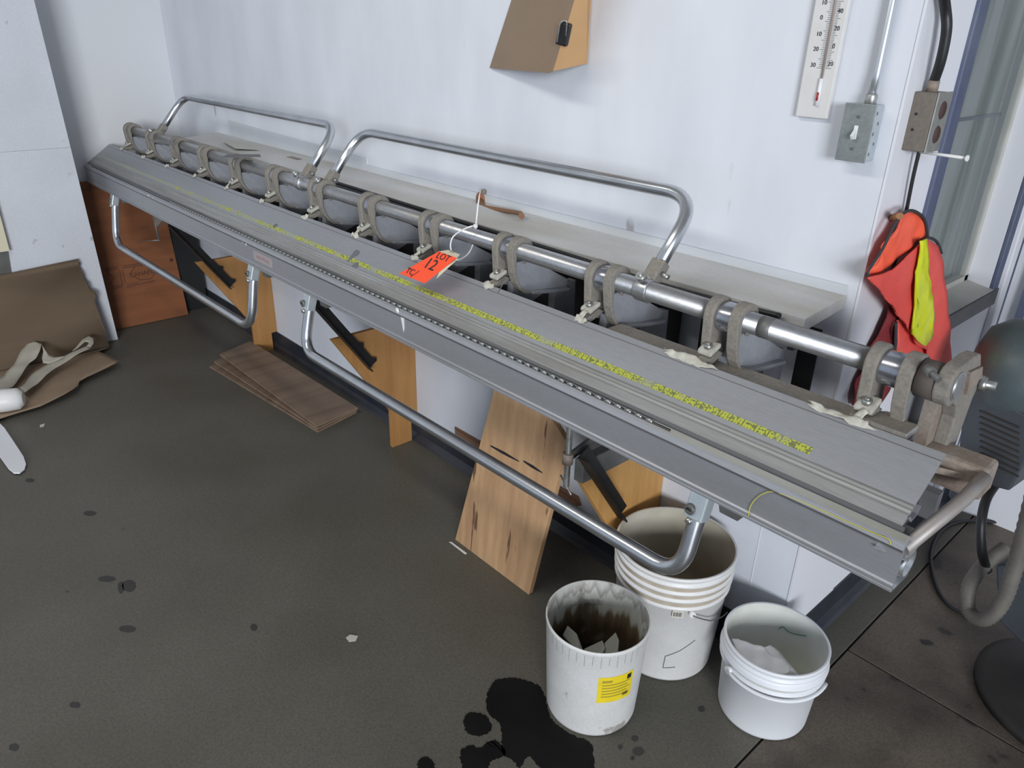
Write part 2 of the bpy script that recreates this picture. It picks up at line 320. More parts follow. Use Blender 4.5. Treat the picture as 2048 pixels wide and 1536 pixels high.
# printed tape measure: ticks and blocks of print along X, worn to grey
def tape_mat():
    m = bpy.data.materials.new('printed_yellow_tape'); m.use_nodes = True; N, L, b = nodes(m)
    tc = N.new('ShaderNodeTexCoord'); sp = N.new('ShaderNodeSeparateXYZ'); L.new(tc.outputs['Object'], sp.inputs[0])
    def mth(op, a, bb=0, c=0):
        x = N.new('ShaderNodeMath'); x.operation = op
        for i, q in enumerate((a, bb, c)):
            if isinstance(q, (int, float)): x.inputs[i].default_value = q
            else: L.new(q, x.inputs[i])
        return x.outputs[0]
    fx = mth('FRACT', mth('MULTIPLY', sp.outputs['X'], 157.5)); tick = mth('LESS_THAN', fx, .3)
    fx2 = mth('FRACT', mth('MULTIPLY', sp.outputs['X'], 39.37)); tick2 = mth('LESS_THAN', fx2, .1)
    mp = N.new('ShaderNodeMapping'); mp.inputs['Scale'].default_value = (1, 1.6, 1.6); L.new(tc.outputs['Object'], mp.inputs[0])
    n = N.new('ShaderNodeTexNoise'); n.inputs['Scale'].default_value = 150; n.inputs['Detail'].default_value = 1; L.new(mp.outputs[0], n.inputs['Vector'])
    num = mth('GREATER_THAN', n.outputs['Fac'], .56)
    yy = mth('LESS_THAN', mth('FRACT', mth('MULTIPLY', sp.outputs['Y'], 140)), .45)
    ink = mth('MAXIMUM', mth('MULTIPLY', tick, yy), mth('MAXIMUM', tick2, num))
    wn = N.new('ShaderNodeTexNoise'); wn.inputs['Scale'].default_value = 14; L.new(tc.outputs['Object'], wn.inputs['Vector'])
    wear0 = N.new('ShaderNodeMapRange'); wear0.inputs['From Min'].default_value = 1.0; wear0.inputs['From Max'].default_value = -1.6; wear0.inputs['To Min'].default_value = .0; wear0.inputs['To Max'].default_value = .34
    L.new(sp.outputs['X'], wear0.inputs[0])
    w1 = mth('ADD', wn.outputs['Fac'], wear0.outputs[0]); wear = N.new('ShaderNodeMapRange'); wear.inputs['From Min'].default_value = .55; wear.inputs['From Max'].default_value = .72; L.new(w1, wear.inputs[0])
    x = N.new('ShaderNodeMix'); x.data_type = 'RGBA'; L.new(ink, x.inputs[0]); x.inputs[6].default_value = (.46, .49, .055, 1); x.inputs[7].default_value = (.17, .18, .07, 1)
    y = N.new('ShaderNodeMix'); y.data_type = 'RGBA'; L.new(wear.outputs[0], y.inputs[0]); L.new(x.outputs[2], y.inputs[6]); y.inputs[7].default_value = (.30, .31, .26, 1)
    L.new(y.outputs[2], b.inputs['Base Color']); b.inputs['Roughness'].default_value = .45; return m
M['tape'] = tape_mat()

# ------------------------------------------------------------------ structure
XW = -0.62; YW = 1.576; XL = -4.49
fl = MB().bx(-8, 4, -3.5, 6, -.06, -.008).build('floor', M['joint']); tag(fl, kind='structure')
g = .0025
MB().bx(-8, -.512 - g, -3.5, 6, -.03, 0).build('slab', M['floor'], fl, bevel=.002)
MB().bx(-.512 + g, 4, -3.5, 1.79 - g, -.03, 0).build('slab', M['floor_b'], fl, bevel=.002)
MB().bx(-.512 + g, 4, 1.79 + g, 6, -.03, 0).build('slab', M['floor_b'], fl, bevel=.002)
o = MB().bx(XL, XW, YW, YW + .12, 0, 2.9).build('wall_back', M['wall']); tag(o, kind='structure')
o = MB().bx(XL - .12, XL, -3.5, YW + .12, 0, 2.9).build('wall_left', M['wall_left']); tag(o, kind='structure')
# side wall round the corner with its window opening
WY0, WY1, WZ0, WZ1 = 1.865, 2.53, .885, 2.25
o = MB()
o.bx(XW - .12, XW, YW + .12, WY0, 0, 2.9).bx(XW - .12, XW, WY1, 2.80, 0, 2.9).bx(XW - .12, XW, WY0, WY1, 0, WZ0).bx(XW - .12, XW, WY0, WY1, WZ1, 2.9)
o.bx(XW - .12, XW, 2.799, 2.92, 0, 2.9)
tag(o.build('wall_right', M['reveal']), kind='structure')
tag(MB().bx(-8, 4, -3.5, 6, 2.9, 3.0).build('ceiling', M['ceil']), kind='structure')
tag(MB().bx(XW, .10, 2.80, 2.92, 0, 2.9).bx(.10, 4, 2.80, 2.92, 0, 2.9).build('wall_far', M['wall_left']), kind='structure')
# baseboards, coved at the floor
cove = [(YW, .095), (YW - .006, .095), (YW - .009, .03), (YW - .022, .008), (YW - .03, 0), (YW, 0)]
tag(MB().xprism(cove, XL, XW + .005).build('baseboard_back', M['base']), kind='structure')
cv = [(XW, .095), (XW + .006, .095), (XW + .009, .03), (XW + .022, .008), (XW + .03, 0), (XW, 0)]
tag(MB().prism([(x, YW - .03, z) for x, z in cv], (0, 2.80 - YW + .03, 0)).build('baseboard_right', M['base']), kind='structure')
# corner bead
tag(MB().bx(XW - .002, XW + .003, YW - .002, YW + .30, .096, 2.9).build('trim_1', M['reveal']), kind='structure')
# window in the side wall
wn = thing('window_1', (XW, WY0, WZ0), None, None, kind='structure')
XG = -.69
MB().bx(XG - .012, XW + .012, WY0 - .052, WY0 + .0, WZ0 - .05, WZ1).build('trim', M['bluetrim'], wn, bevel=.003)
MB().bx(XW - .0, XW + .012, WY1, WY1 + .045, WZ0 - .05, WZ1).build('trim', M['bluetrim'], wn, bevel=.003)
MB().bx(XW - .0, XW + .016, WY0 - .052, WY1 + .045, WZ0 - .055, WZ0 - .002).build('trim', M['bluetrim2'], wn, bevel=.003)
MB().prism([(XG - .03, WY0, WZ0 + .02), (XW + .012, WY0, WZ0), (XW + .012, WY0, WZ0 - .02), (XG - .03, WY0, WZ0 - .02)], (0, WY1 - WY0, 0)).build('sill', M['sill'], wn)
MB().bx(XG - .02, XW, WY1 - .004, WY1 + .01, WZ0, WZ1).build('reveal', M['reveal'], wn)
MB().bx(XG - .01, XG + .006, WY1 - .03, WY1 - .004, WZ0, WZ1).bx(XG - .01, XG + .006, WY0, WY1 - .004, WZ0 + .005, WZ0 + .03).build('frame', M['sill'], wn)
MB().bx(XG - .002, XG + .002, WY0, WY1 - .004, WZ0, WZ1).build('glass_pane', M['glass'], wn)
MB().bx(XG - .05, XG - .04, WY0 - .06, WY1 + .05, WZ0 - .05, WZ1).build('reflection_panel', M['reflection_panel'], wn)  # added backing panel that carries the painted glass reflection
MB().bx(XG - .04, XG - .03, WY0, WY1, 1.37, 1.378).build('rail', M['bluetrim'], wn)
# post between window and door, door opening
tag(MB().bx(XW, XW + .02, WY1 + .065, WY1 + .12, 0, 2.2).build('trim_2', M['reveal'], bevel=.004), kind='structure')
tag(MB().bx(XW, XW + .014, WY1 + .135, WY1 + .165, 0, 2.2).build('trim_3', M['bluetrim']), kind='structure')
dr = thing('door_1', (-.1, 2.79, 0), None, None, kind='structure')
MB().bx(-.585, -.56, 2.775, 2.80, .0, 2.1).bx(.40, .45, 2.775, 2.80, .0, 2.1).build('frame', M['bluetrim'], dr)
MB().bx(-.56, .40, 2.782, 2.80, .0, .78).build('lower_panel', M['reveal'], dr)
MB().bx(-.56, .40, 2.782, 2.80, .78, 2.1).build('dark_panel', M['doorw'], dr)
MB().bx(-.54, -.51, 2.775, 2.782, .80, 2.1).build('stile', M['greysteel'], dr)

# ledge along the back wall with its upstand strips
LE = 1.40
tag(MB().xprism([(YW, 1.056), (LE, 1.042), (LE, 1.012), (YW, 1.026)], -3.95, -.643).build('trim_4', M['ledge'], bevel=.002), kind='structure')
tag(MB().prism([(-3.80, YW - .004, 1.055), (-2.545, YW - .004, 1.055), (-2.545, YW - .004, 1.103), (-3.80, YW - .004, 1.130)], (0, .004, 0)).build('trim_5', M['ledge2']), kind='structure')
tag(MB().prism([(-2.54, YW - .006, 1.053), (-.645, YW - .006, 1.053), (-.645, YW - .006, 1.077), (-2.54, YW - .006, 1.08)], (0, .006, 0)).build('trim_6', M['ledge2']), kind='structure')

# ------------------------------------------------------------------ the sheet-metal brake
BX0, BX1 = -4.45, -.28
PYc, PZc, PR = 1.25, 1.058, .021
br = thing('sheet_metal_brake', ((BX0 + BX1) / 2, 1.25, .60), 'long grey aluminium sheet metal bending brake hung along the white wall', 'bending brake')
# top plate: sloping sheet with crease, ridges and rolled nose
def thick(line, t):
    up = []; dn = []
    for i, p in enumerate(line):
        a = V(line[max(i - 1, 0)]); b = V(line[min(i + 1, len(line) - 1)]); d = (b - a).normalized(); n = V((-d.y, d.x))
        up.append(tuple(V(p) + n * t / 2)); dn.append(tuple(V(p) - n * t / 2))
    return up + dn[::-1]
plate = MB().xprism(thick([(1.1877, .9699), (1.170, .9573), (1.169, .9566), (1.1265, .9263), (1.1052, .9111)], .004), BX0, BX1).build('top_plate', M['alu'], br)
MB().xprism([(1.104, .9125), (1.0995, .9115), (1.0975, .908), (1.0935, .9068), (1.091, .903), (1.0865, .9015), (1.0705, .8905), (1.0700, .886), (1.092, .897), (1.108, .906)], BX0, BX1).build('nose_ridges', M['alu2'], br)
MB().xprism(thick([(1.088, .899), (1.112, .880), (1.130, .884), (1.138, .896)], .005), BX0 + .02, BX1).build('lower_hook', M['alu'], br)
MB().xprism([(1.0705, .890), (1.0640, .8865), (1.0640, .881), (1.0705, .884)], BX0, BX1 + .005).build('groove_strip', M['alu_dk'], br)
# bending leaf extrusion
LX1 = -.262
leaf = MB()
leaf.xprism([(1.0620, .884), (1.0480, .8750), (1.0440, .8670), (1.0465, .8600), (1.0475, .803), (1.0445, .8005), (1.0445, .7965), (1.0475, .7945), (1.0445, .7925), (1.0445, .7885), (1.0500, .7865), (1.052, .7885), (1.052, .862), (1.052, .871), (1.062, .879)], BX0, LX1)
leaf_o = leaf.build('bending_leaf', M['alu'], br)
MB().xprism([(1.050, .7865), (1.106, .7865), (1.110, .790), (1.106, .7905), (1.050, .7905)], BX0, LX1).build('bottom_flange', M['alu_lt'], leaf_o)
rt = []
ring_o = circ(1.098, .8145, .024, 0, 360, 20)[:-1]; ring_i = circ(1.098, .8145, .0215, 0, 360, 20)[:-1]
mb = MB(); n = 20
mb.add([(x, y, z) for x in (BX0, LX1) for R in (ring_o, ring_i) for y, z in R], [], True)
for k in range(n):
    k2 = (k + 1) % n
    mb.f += [[k, k2, 2 * n + k2, 2 * n + k], [n + k, 3 * n + k, 3 * n + k2, n + k2], [2 * n + k, 2 * n + k2, 3 * n + k2, 3 * n + k], [k, n + k, n + k2, k2]]; mb.s += [True, True, False, False]
mb.build('edge_tube', M['alu_lt'], leaf_o)
MB().xprism([(1.052, .838), (1.112, .836), (1.112, .832), (1.052, .834)], BX0, LX1).build('inner_flange', M['alu2'], leaf_o)
MB().xprism(thick([(1.0505, .8757), (1.0615, .8832)], .0014), -.75, LX1 - .003).build('cover_strip', M['strip'], leaf_o)
MB().xprism([(1.0425, .8665), (1.0435, .8635), (1.0445, .8635), (1.0445, .8665)], BX0, LX1).build('shadow_line', M['alu_dk'], leaf_o)  # dark strip paints the shadow line along the front of the leaf
# piano hinge
hg = MB().cyl((BX0 + .1, 1.0570, .8815), (-.70, 1.0570, .8815), .0024, 8).build('hinge', M['black'], br)
kn = None; nk = 96
for k in range(nk):
    x = -.74 - k * .0262
    if kn is None:
        kn = MB().cyl((x, 1.0562, .8835), (x - .0165, 1.0562, .8835), .0042, 10).build('knuckle', M['knuckle'], hg); k0 = kn.location.copy()
    else:
        c = kn.copy(); COL.objects.link(c); c.parent = hg; c.location = k0 + V((-(k * .0262), 0, 0))
# lower base rail and back rail
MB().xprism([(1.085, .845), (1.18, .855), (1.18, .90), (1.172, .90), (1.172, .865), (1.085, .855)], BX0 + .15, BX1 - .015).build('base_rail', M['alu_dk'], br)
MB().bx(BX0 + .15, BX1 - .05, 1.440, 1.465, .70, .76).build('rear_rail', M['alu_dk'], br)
# tape measure printed strip
def on_plate(t): # t 0..1 down the slope from back edge to ridges
    a = V((1.1865, .9715)); b = V((1.104, .9127)); return a + (b - a) * t
a = on_plate(.765); b = on_plate(.905); nn = V((-(b - a).y, (b - a).x)).normalized()
up = V((.0, .0008))
MB().xprism([tuple(a + up), tuple(b + up), tuple(b - up), tuple(a - up)], -4.38, -.458).build('tape_measure', M['tape'], br)
a = on_plate(.135); b = on_plate(.15)
MB().xprism([tuple(a + up * .6), tuple(b + up * .6), tuple(b - up), tuple(a - up)], BX0, BX1).build('crease_line', M['alu_dk'], br)
# lock tube
lt = MB().cyl((-4.24, PYc, PZc), (-.305, PYc, PZc), PR, 24).build('lock_tube', M['locktube'], br)
MB().cyl((-.63, PYc, PZc), (-.655, PYc, PZc), PR + .0007, 24).build('scuff_band', M['greysteel'], lt)
# castings
FX = [-.405 - .3183 * k for k in range(13)]
def casting(x):
    c = thing('casting', (x, 1.3, .60), None, None, parent=br)
    outline = circ(PYc, PZc, .036, 8, 190, 14) + circ(1.243, .985, .024, 200, 250, 4) + [(1.262, .953)] + [(1.275, .958), (1.283, .972), (1.280, 1.02)]
    l = MB().xprism(outline, x - .040, x - .018).build('lobe', M['cast'], c, bevel=.003)
    top = circ(PYc, PZc, .036, 5, 190, 14); low = [(1.222, 1.005), (1.232, .978), (1.245, .958), (1.262, .946), (1.285, .941)]
    outer = top + low; inner = circ(PYc, PZc, .0215, 5, 205, 14)[::-1]
    lowi = [(1.229, 1.005), (1.239, .981), (1.251, .963), (1.266, .952), (1.287, .947)][::-1]
    MB().xprism(outer + lowi + inner, x + .016, x + .040).build('lobe', M['cast'], c, bevel=.002)
    MB().cyl((x - .019, PYc, PZc - .003), (x + .017, PYc, PZc - .003), .0305, 24).build('cam_sleeve', M['sleeve'], c, bevel=.003)
    # web of the upper jaw with its floor lip
    MB().xprism([(1.226, 1.030), (1.230, 1.005), (1.240, .981), (1.252, .963), (1.267, .951), (1.300, .944), (1.425, .930), (1.430, .950), (1.36, .990), (1.35, 1.030)], x + .022, x + .030).build('web', M['web'], c)
    MB().xprism([(1.285, .947), (1.285, .941), (1.300, .938), (1.425, .922), (1.425, .931), (1.300, .947)], x + .010, x + .046).build('web_lip', M['web'], c, bevel=.002)
    MB().cyl((x + .03, 1.262, 1.033), (x + .038, 1.262, 1.029), .006, 8).build('grub_screw', M['cast'], c)
    MB().xprism([(1.40, .935), (1.482, .935), (1.492, .62), (1.44, .60), (1.37, .64), (1.28, .74), (1.17, .80), (1.09, .832), (1.09, .850), (1.20, .858), (1.33, .82), (1.40, .80)], x - .012, x + .012).build('lower_arm', M['web'], c, bevel=.002)
    MB().prism([(x - .030, 1.255, .977), (x - .030, 1.182, .952), (x - .030, 1.182, .967), (x - .030, 1.235, .988)], (.026, 0, 0)).build('jaw_arm', M['cast'], c, bevel=.002)
    MB().xprism([(1.245, .94), (1.300, .90), (1.37, .925), (1.30, .955), (1.25, .972)], x - .012, x + .010).build('jaw_web', M['web'], c)
    pd = MB().prism([(x - .036, 1.238, .994), (x - .036, 1.204, .980), (x - .036, 1.204, .991), (x - .036, 1.238, 1.004)], (.034, 0, 0)).build('clamp_pad', M['pad'], c, bevel=.004)
    MB().cyl((x - .019, 1.217, .993), (x - .019, 1.215, 1.003), .0085, 10).cyl((x - .019, 1.215, 1.003), (x - .019, 1.2145, 1.006), .005, 8).build('bolt', M['bolt'], c)
    return c
c0 = casting(FX[0])
for x in FX[1:]: copy_tree(c0, (x - FX[0], 0, 0), br)
# masking tape scraps over the plate edge at every jaw arm
random.seed(3)
for k, x in enumerate(FX):
    wd = .015 + .006 * random.random()
    if k in (0, 1): wd = .062
    nn_ = 15; pts = []
    for q_ in range(nn_):
        a_ = 2 * math.pi * q_ / nn_; rr_ = .75 + .5 * random.random()
        u = math.cos(a_) * rr_; t_ = .045 + math.sin(a_) * rr_ * (.085 if k > 1 else .07)
        q = on_plate(max(t_, 0)); v_ = V((x - .014 - (.03 if k < 2 else 0) + u * wd, q.x, q.y + .0022))
        if t_ < 0: v_ += V((0, -t_ * .10, .003))
        pts.append(v_)
    cloth('masking_tape', pts, M['mask'], br, amp=.003, thick=.001, cuts=2, disp=(0, 0, 1), fr=70)
    if k in (0, 2, 4, 5, 8):
        b_ = on_plate(0); q = V((x - .018, b_.x + .002, b_.y + .002))
        cloth('masking_tape', [q + V((-.010, .0, 0)), q + V((.006, -.002, 0)), q + V((.012, .010, .014)), q + V((-.002, .016, .016))], M['mask'], br, amp=.003, thick=.001, cuts=2, disp=(0, 0, 1), fr=80)
# long loose flat bar behind the plate at the near end
MB().bx(-1.0, -.43, 1.200, 1.262, .952, .960).build('flat_bar', M['cast'], br, bevel=.0015)
MB().bx(-.435, -.343, 1.192, 1.240, .966, .977).build('bar_end', M['alu_lt'], br, bevel=.0015)
MB().bx(-.438, -.345, 1.1915, 1.240, .9655, .978).build('bar_end_top', M['cast'], br)
# end bracket, beam and link rod
eb = thing('end_bracket', (-.30, 1.3, .88), None, None, parent=br)
MB().xprism(circ(PYc, PZc, .035, 100, 290, 12) + [(1.285, 1.01), (1.300, .985), (1.298, .90), (1.352, .90), (1.366, 1.0), (1.382, 1.028), (1.362, 1.055), (1.335, 1.092), (1.30, 1.095)], -.333, -.309).build('end_plate', M['cast'], eb, bevel=.003)
MB().cyl((-.309, PYc + .002, PZc), (-.3065, PYc + .002, PZc), .0245, 24).build('tube_ring', M['alu_lt'], eb)
MB().cyl((-.3065, PYc + .002, PZc), (-.3055, PYc + .002, PZc), .020, 24).build('tube_mouth', M['cast'], eb)
MB().cyl((-.363, PYc, PZc - .002), (-.333, PYc, PZc - .002), .0325, 24).build('bearing_body', mat('dark_brown_casting', (.085, .068, .058), .7), eb)
MB().xprism([(1.285, 1.075), (1.345, 1.068), (1.36, 1.045), (1.30, 1.03)], -.3095, -.304).build('rust_patch', M['ruststeel'], eb)
MB().cyl((-.33, 1.377, 1.026), (-.285, 1.385, 1.026), .0085, 10).cyl((-.309, 1.379, 1.026), (-.299, 1.381, 1.026), .014, 6).build('bolt', M['bolt'], eb)
MB().bx(-.36, -.232, 1.262, 1.322, .872, .932).build('end_beam', M['ruststeel'], eb, bevel=.008)
MB().prism([(-.36, 1.20, .915), (-.25, 1.27, .90), (-.25, 1.31, .872), (-.40, 1.31, .872), (-.40, 1.22, .89)], (0, 0, .012)).build('gusset_web', M['ruststeel'], eb)
MB().bx(-.352, -.332, 1.262, 1.30, .93, 1.03).build('upright', M['ruststeel'], eb)
MB().tube([V((-.235, 1.262, .920)), V((-.240, 1.20, .903)), V((-.268, 1.062, .858))], .0112, 14).build('link_rod', M['rod'], eb)
MB().prism([(-.300, 1.04, .853), (-.256, 1.06, .842), (-.256, 1.12, .862), (-.30, 1.12, .862)], (0, 0, .003)).build('link_plate', M['alu_lt'], eb)
p0 = PY(1853, 736, 1.215); p1 = PY(1878, 760, 1.200)
MB().cyl(p0, p0 + (p1 - p0) * .45, .009, 10).cyl(p0, p1, .0055, 10).build('socket_screw', M['greysteel'], eb)
# handles above, pivoting on the lock tube, and clamp brackets
def upper_handle(xa, xb):
    h = thing('upper_handle', ((xa + xb) / 2, 1.25, 1.06), None, None, parent=br)
    foot = lambda x: V((x, PYc + .012, PZc + .022)); top = V((0, 1.405 - PYc, 1.238 - PZc))
    A = foot(xa); B = foot(xb); At = V((xa, 1.405, 1.238)); Bt = V((xb, 1.405, 1.238))
    MB().tube(fillet([A, At, Bt, B], .085, 10), .0152, 16).build('handle_tube', M['galv'], h)
    for f in (A, B):
        cb = thing('handle_clamp', f, None, None, parent=h)
        cb_r = MB().cyl((f.x - .016, PYc, PZc), (f.x + .016, PYc, PZc), .0262, 20).build('handle_clamp_ring', M['locktube'], cb, bevel=.002) if False else None
    return h
def handle(name, pts, r, rad, br):
    h = thing(name, pts[0], None, None, parent=br)
    MB().tube(fillet(pts, rad, 10), r, 16).build('handle_tube', M['galv'], h); return h
up_dir = (V((0, 1.405, 1.238)) - V((0, PYc, PZc))).normalized()
for (xa, xb) in ((-3.885, -2.455), (-2.300, -.935)):
    A = V((xa, PYc, PZc)) + up_dir * .022; B = V((xb, PYc, PZc)) + up_dir * .022
    h = handle('upper_handle', [A, V((xa, 1.405, 1.238)), V((xb, 1.405, 1.238)), B], .0148, .085, br)
    for x in (xa, xb):
        MB().cyl((x - .017, PYc, PZc), (x + .017, PYc, PZc), .0262, 20).build('clamp_ring', M['locktube'], h, bevel=.002)
        c = V((x, PYc, PZc)) + up_dir * .048
        MB().bar(c - up_dir * .026, c + up_dir * .024, .034, .030, up=(0, 1, -1)).build('clamp_block', M['cast'], h, bevel=.004)
        q = V((x + .002, PYc, PZc)) + V((0, -.018, .030)); MB().cyl(q, q + V((0, -.008, .008)), .011, 12).cyl(q, q + V((0, -.012, .012)), .006, 6).build('bolt', M['bolt'], h)
        q = V((x + .017, PYc, PZc)) + up_dir * .045; MB().cyl(q, q + V((.018, 0, -.004)), .006, 8).build('pin', M['bolt'], h)
for (xa, xb, zb) in ((-4.05, -2.50, .545), (-2.095, -.612, .600)):
    A = V((xa, 1.075, .795)); B = V((xb, 1.075, .795)); yb = 1.02
    h = handle('lower_handle', [A, V((xa, 1.052, .74)), V((xa, yb, zb)), V((xb, yb, zb + .01)), V((xb, 1.052, .74)), B], .0165, .085, br)
    for x in (xa, xb):
        MB().bar((x, 1.062, .790), (x, 1.046, .735), .040, .030, up=(0, 1, .3)).build('clamp_block', M['elec_side'], h, bevel=.003)
        MB().cyl((x - .008, 1.040, .757), (x - .008, 1.030, .756), .0105, 12).build('socket', M['greysteel'], h)
        MB().cyl((x - .008, 1.031, .757), (x - .008, 1.0295, .756), .006, 8).build('socket_hole', M['black'], h)
        MB().cyl((x - .006, 1.040, .734), (x - .006, 1.028, .731), .0065, 8).build('bolt', M['bolt'], h)
        MB().prism([(x + .02, 1.075, .786), (x + .075, 1.075, .786), (x + .068, 1.075, .752), (x + .03, 1.075, .752)], (0, .02, 0)).build('keeper', M['greysteel'], h)
# sticker on the leaf, spatter and marks
def on_leaf(px, py): return PY(px, py, 1.0462)
s0 = on_leaf(508, 512); s1 = on_leaf(545, 533)
st = MB().bx(s0.x, s1.x, 1.0455, 1.0465, .818, .850).build('sticker', mat('faded_pink_sticker', (.36, .31, .32), .6, col2=(.34, .32, .325), scale=40), br)
text('VAN MARK', .021, ((s0.x + s1.x) / 2, 1.0452, .834), (1, 0, 0), (0, 0, 1), mat('faded_red_print', (.33, .20, .21), .7), st)
for (px, py, a, b) in ((297, 393, .008, .006), (484, 483, .006, .010), (491, 487, .008, .012), (794, 622, .009, .006), (306, 396, .003, .003)):
    p = on_leaf(px, py); MB().lathe([(0.0, .0014), (a, .001), (a, 0)], p + V((0, .0005, 0)), 12, axis=(0, -1, 0)).build('paint_spot', M['white'], br)
p = on_leaf(803, 632); q = on_leaf(806, 664)
MB().prism([p + V((-.004, 0, 0)), p + V((.011, 0, .0)), q + V((.008, 0, .012)), q + V((.003, 0, 0)), q + V((-.001, 0, .02))], (0, -.0008, 0)).build('paint_drip', M['white'], br)
def plate_pt(px, py):  # ray onto the sloping plate surface
    n = V((0, .588, -.825)).normalized(); n = V((0, -(.9715 - .9127), (1.1865 - 1.104))).normalized()
    d = ray(px, py); q = V((0, 1.1865, .9722)); return CAMP + d * ((q - CAMP).dot(n) / d.dot(n))
for nm, pts in (('ink_mark', [(694, 523), (708, 503), (713, 499), (720, 503), (716, 510), (707, 514), (697, 524)]), ('ink_mark', [(702, 533), (712, 524), (718, 526), (717, 533), (709, 537)]), ('ink_mark', [(545, 452), (552, 447), (556, 450), (548, 457)]), ('scratch', [(1178, 627), (1181, 624), (1162, 648), (1160, 648)]), ('scratch', [(1010, 560), (1012, 560), (996, 586), (994, 586)])):
    MB().prism([plate_pt(*p) for p in pts], (0, 0, .0003)).build(nm, M['ink_grey'], br)

# ------------------------------------------------------------------ wall brackets carrying the brake
gw = [('leftmost of the three tan plywood gussets under the brake, by the black board', -3.529, 'gus'), ('middle tan plywood gusset under the brake, above no bucket', -2.27, 'gus'), ('golden plywood gusset under the brake behind the tall bucket', -1.045, 'gus2')]
gw[1] = ('middle tan plywood gusset under the brake, right of the plywood stack', -2.27, 'gus')
for lab, x, mk in gw:
    poly = [(1.213, .533), (1.574, .533), (1.574, .10), (1.540, .0), (1.447, .0), (1.447, .165), (1.400, .244)]
    poly = [(1.213, .533), (1.575, .533), (1.575, .098), (1.544, .096), (1.544, .0), (1.447, .0), (1.447, .165), (1.400, .244)]
    tag(MB().xprism(poly, x - .018, x).build('plywood_gusset', M[mk], bevel=.001), lab, 'bracket', 'plywood gussets under the brake')
bl = ['grey steel arm with black brace on the leftmost plywood gusset', 'grey steel arm with black brace on the middle plywood gusset', 'grey steel arm with black brace above the tall white bucket']
for (lab, x, mk), L_ in zip(gw, bl):
    t = thing('support_bracket', (x, 1.3, .534), L_, 'bracket', 'steel brackets under the brake')
    if mk == 'gus2': MB().bx(x - .018, x + .012, 1.205, 1.50, .535, .598).build('arm', M['greysteel'], t, bevel=.003)
    else: MB().bx(x + .004, x + .036, 1.12, 1.36, .738, .752).build('arm', M['greysteel'], t, bevel=.002)
    xs = x + .018
    a = V((xs, 1.128, .735)); b = V((xs, 1.362, .398))
    if mk == 'gus2': a = V((xs + .02, 1.170, .655)); b = V((xs + .02, 1.345, .405))
    d = (b - a).normalized(); sd = V((0, d.z, -d.y))
    f1 = MB().bar(a, b, .004, .040, up=sd)
    f1.bar(a + sd * .018 + V((.016, 0, 0)), b + sd * .018 + V((.016, 0, 0)), .032, .004, up=sd)
    f1.build('brace', M['black'], t)
    if mk != 'gus2':
        for q in (b - d * .03, b - d * .12):
            MB().prism([q + sd * -.018, q + sd * -.032 + d * .02, q + sd * -.026 + d * .03, q + sd * -.018 + d * .03], (.003, 0, 0)).build('torn_tape', M['black'], t)

# black pieces added for the darkness behind the castings, and a brown hanger
tag(MB().bx(-4.30, -1.02, 1.520, 1.528, .60, .99).build('dark_gap_backing', M['board_and_gap_black']), 'long added black backing for the dark gap behind the brake castings below the ledge', 'sheet')
tag(MB().bx(-.955, -.915, 1.515, 1.520, .60, .985).build('dark_gap_strip', M['board_and_gap_black']), 'narrow added black strip for the dark gap behind the second casting from the right', 'strip')
tag(MB().bx(-.70, -.655, 1.515, 1.520, .60, .985).build('dark_gap_strip', M['board_and_gap_black']), 'narrow added black strip for the dark gap near the right end of the ledge', 'strip')
hb = thing('steel_hanger', (-.66, 1.41, .99), 'small brown steel hanger under the right end of the ledge', 'hanger')
MB().bx(-.66, -.645, 1.385, 1.42, 1.000, 1.010).build('plate', M['ruststeel'], hb)
MB().bx(-.66, -.647, 1.380, 1.405, .975, .998).build('hook', M['black'], hb)
# cables tucked under the ledge
for i, (dy, dz, lab) in enumerate(((0, 0, 'upper black cable running under the white ledge edge'), (-.010, -.014, 'lower black cable sagging under the white ledge edge'))):
    P = [(655, 360), (800, 405), (950, 452), (1130, 508), (1300, 563), (1480, 612), (1560, 632)]
    pts = [PY(px, py, 1.383 + dy) + V((0, 0, dz - (0.01 if (i and 2 < k < 5) else 0))) for k, (px, py) in enumerate(P)]
    tag(MB().tube(smooth_path(pts, 5), .0065 - i * .001, 8).build('cable', M['black_rub']), lab, 'cable', 'black cables under the ledge')

# ------------------------------------------------------------------ C-clamps
def cclamp(x, y, z0, z1, lab):
    t = thing('c_clamp', (x, y, z0), lab, 'clamp', 'screw clamps under the brake')
    n = 34; prof = [(0, 0)]
    for k in range(n):
        z = (z1 - z0) * k / n; prof += [(.0068, z), (.0088, z + (z1 - z0) / n * .5)]
    prof += [(.0068, z1 - z0), (0, z1 - z0)]
    MB().lathe(prof, (x, y, z0), 12).build('screw', M['bolt'], t)
    MB().cyl((x, y, z0 + .07), (x, y, z0 + .10), .014, 12).build('nut', M['ruststeel'], t)
    MB().bar((x, y, z0 + .085), (x, y + .11, z0 + .11), .012, .022).bar((x, y + .11, z0 + .10), (x, y + .11, z1 + .06), .012, .022, up=(0, 1, 0)).build('frame', M['greysteel'], t, bevel=.003)
    MB().cyl((x - .032, y + .012, z0 + .014), (x + .028, y - .010, z0 - .006), .0028, 8).build('tommy_bar', M['bolt'], t)
cclamp(-1.086, 1.205, .502, .70, 'screw clamp with threaded spindle beside the weathered leaning board')
t = thing('c_clamp', (-4.0, 1.2, .58), 'small screw clamp in front of the reddish plywood sheet', 'clamp', 'screw clamps under the brake')
pa = PY(305, 425, 1.2); pb = PY(318, 480, 1.2); pc = PY(276, 484, 1.2)
MB().cyl(pa, pb, .0055, 10).build('screw', M['greysteel'], t)
MB().cyl(pb + V((.004, 0, 0)), pc, .0032, 8).build('tommy_bar', M['alu_lt'], t)
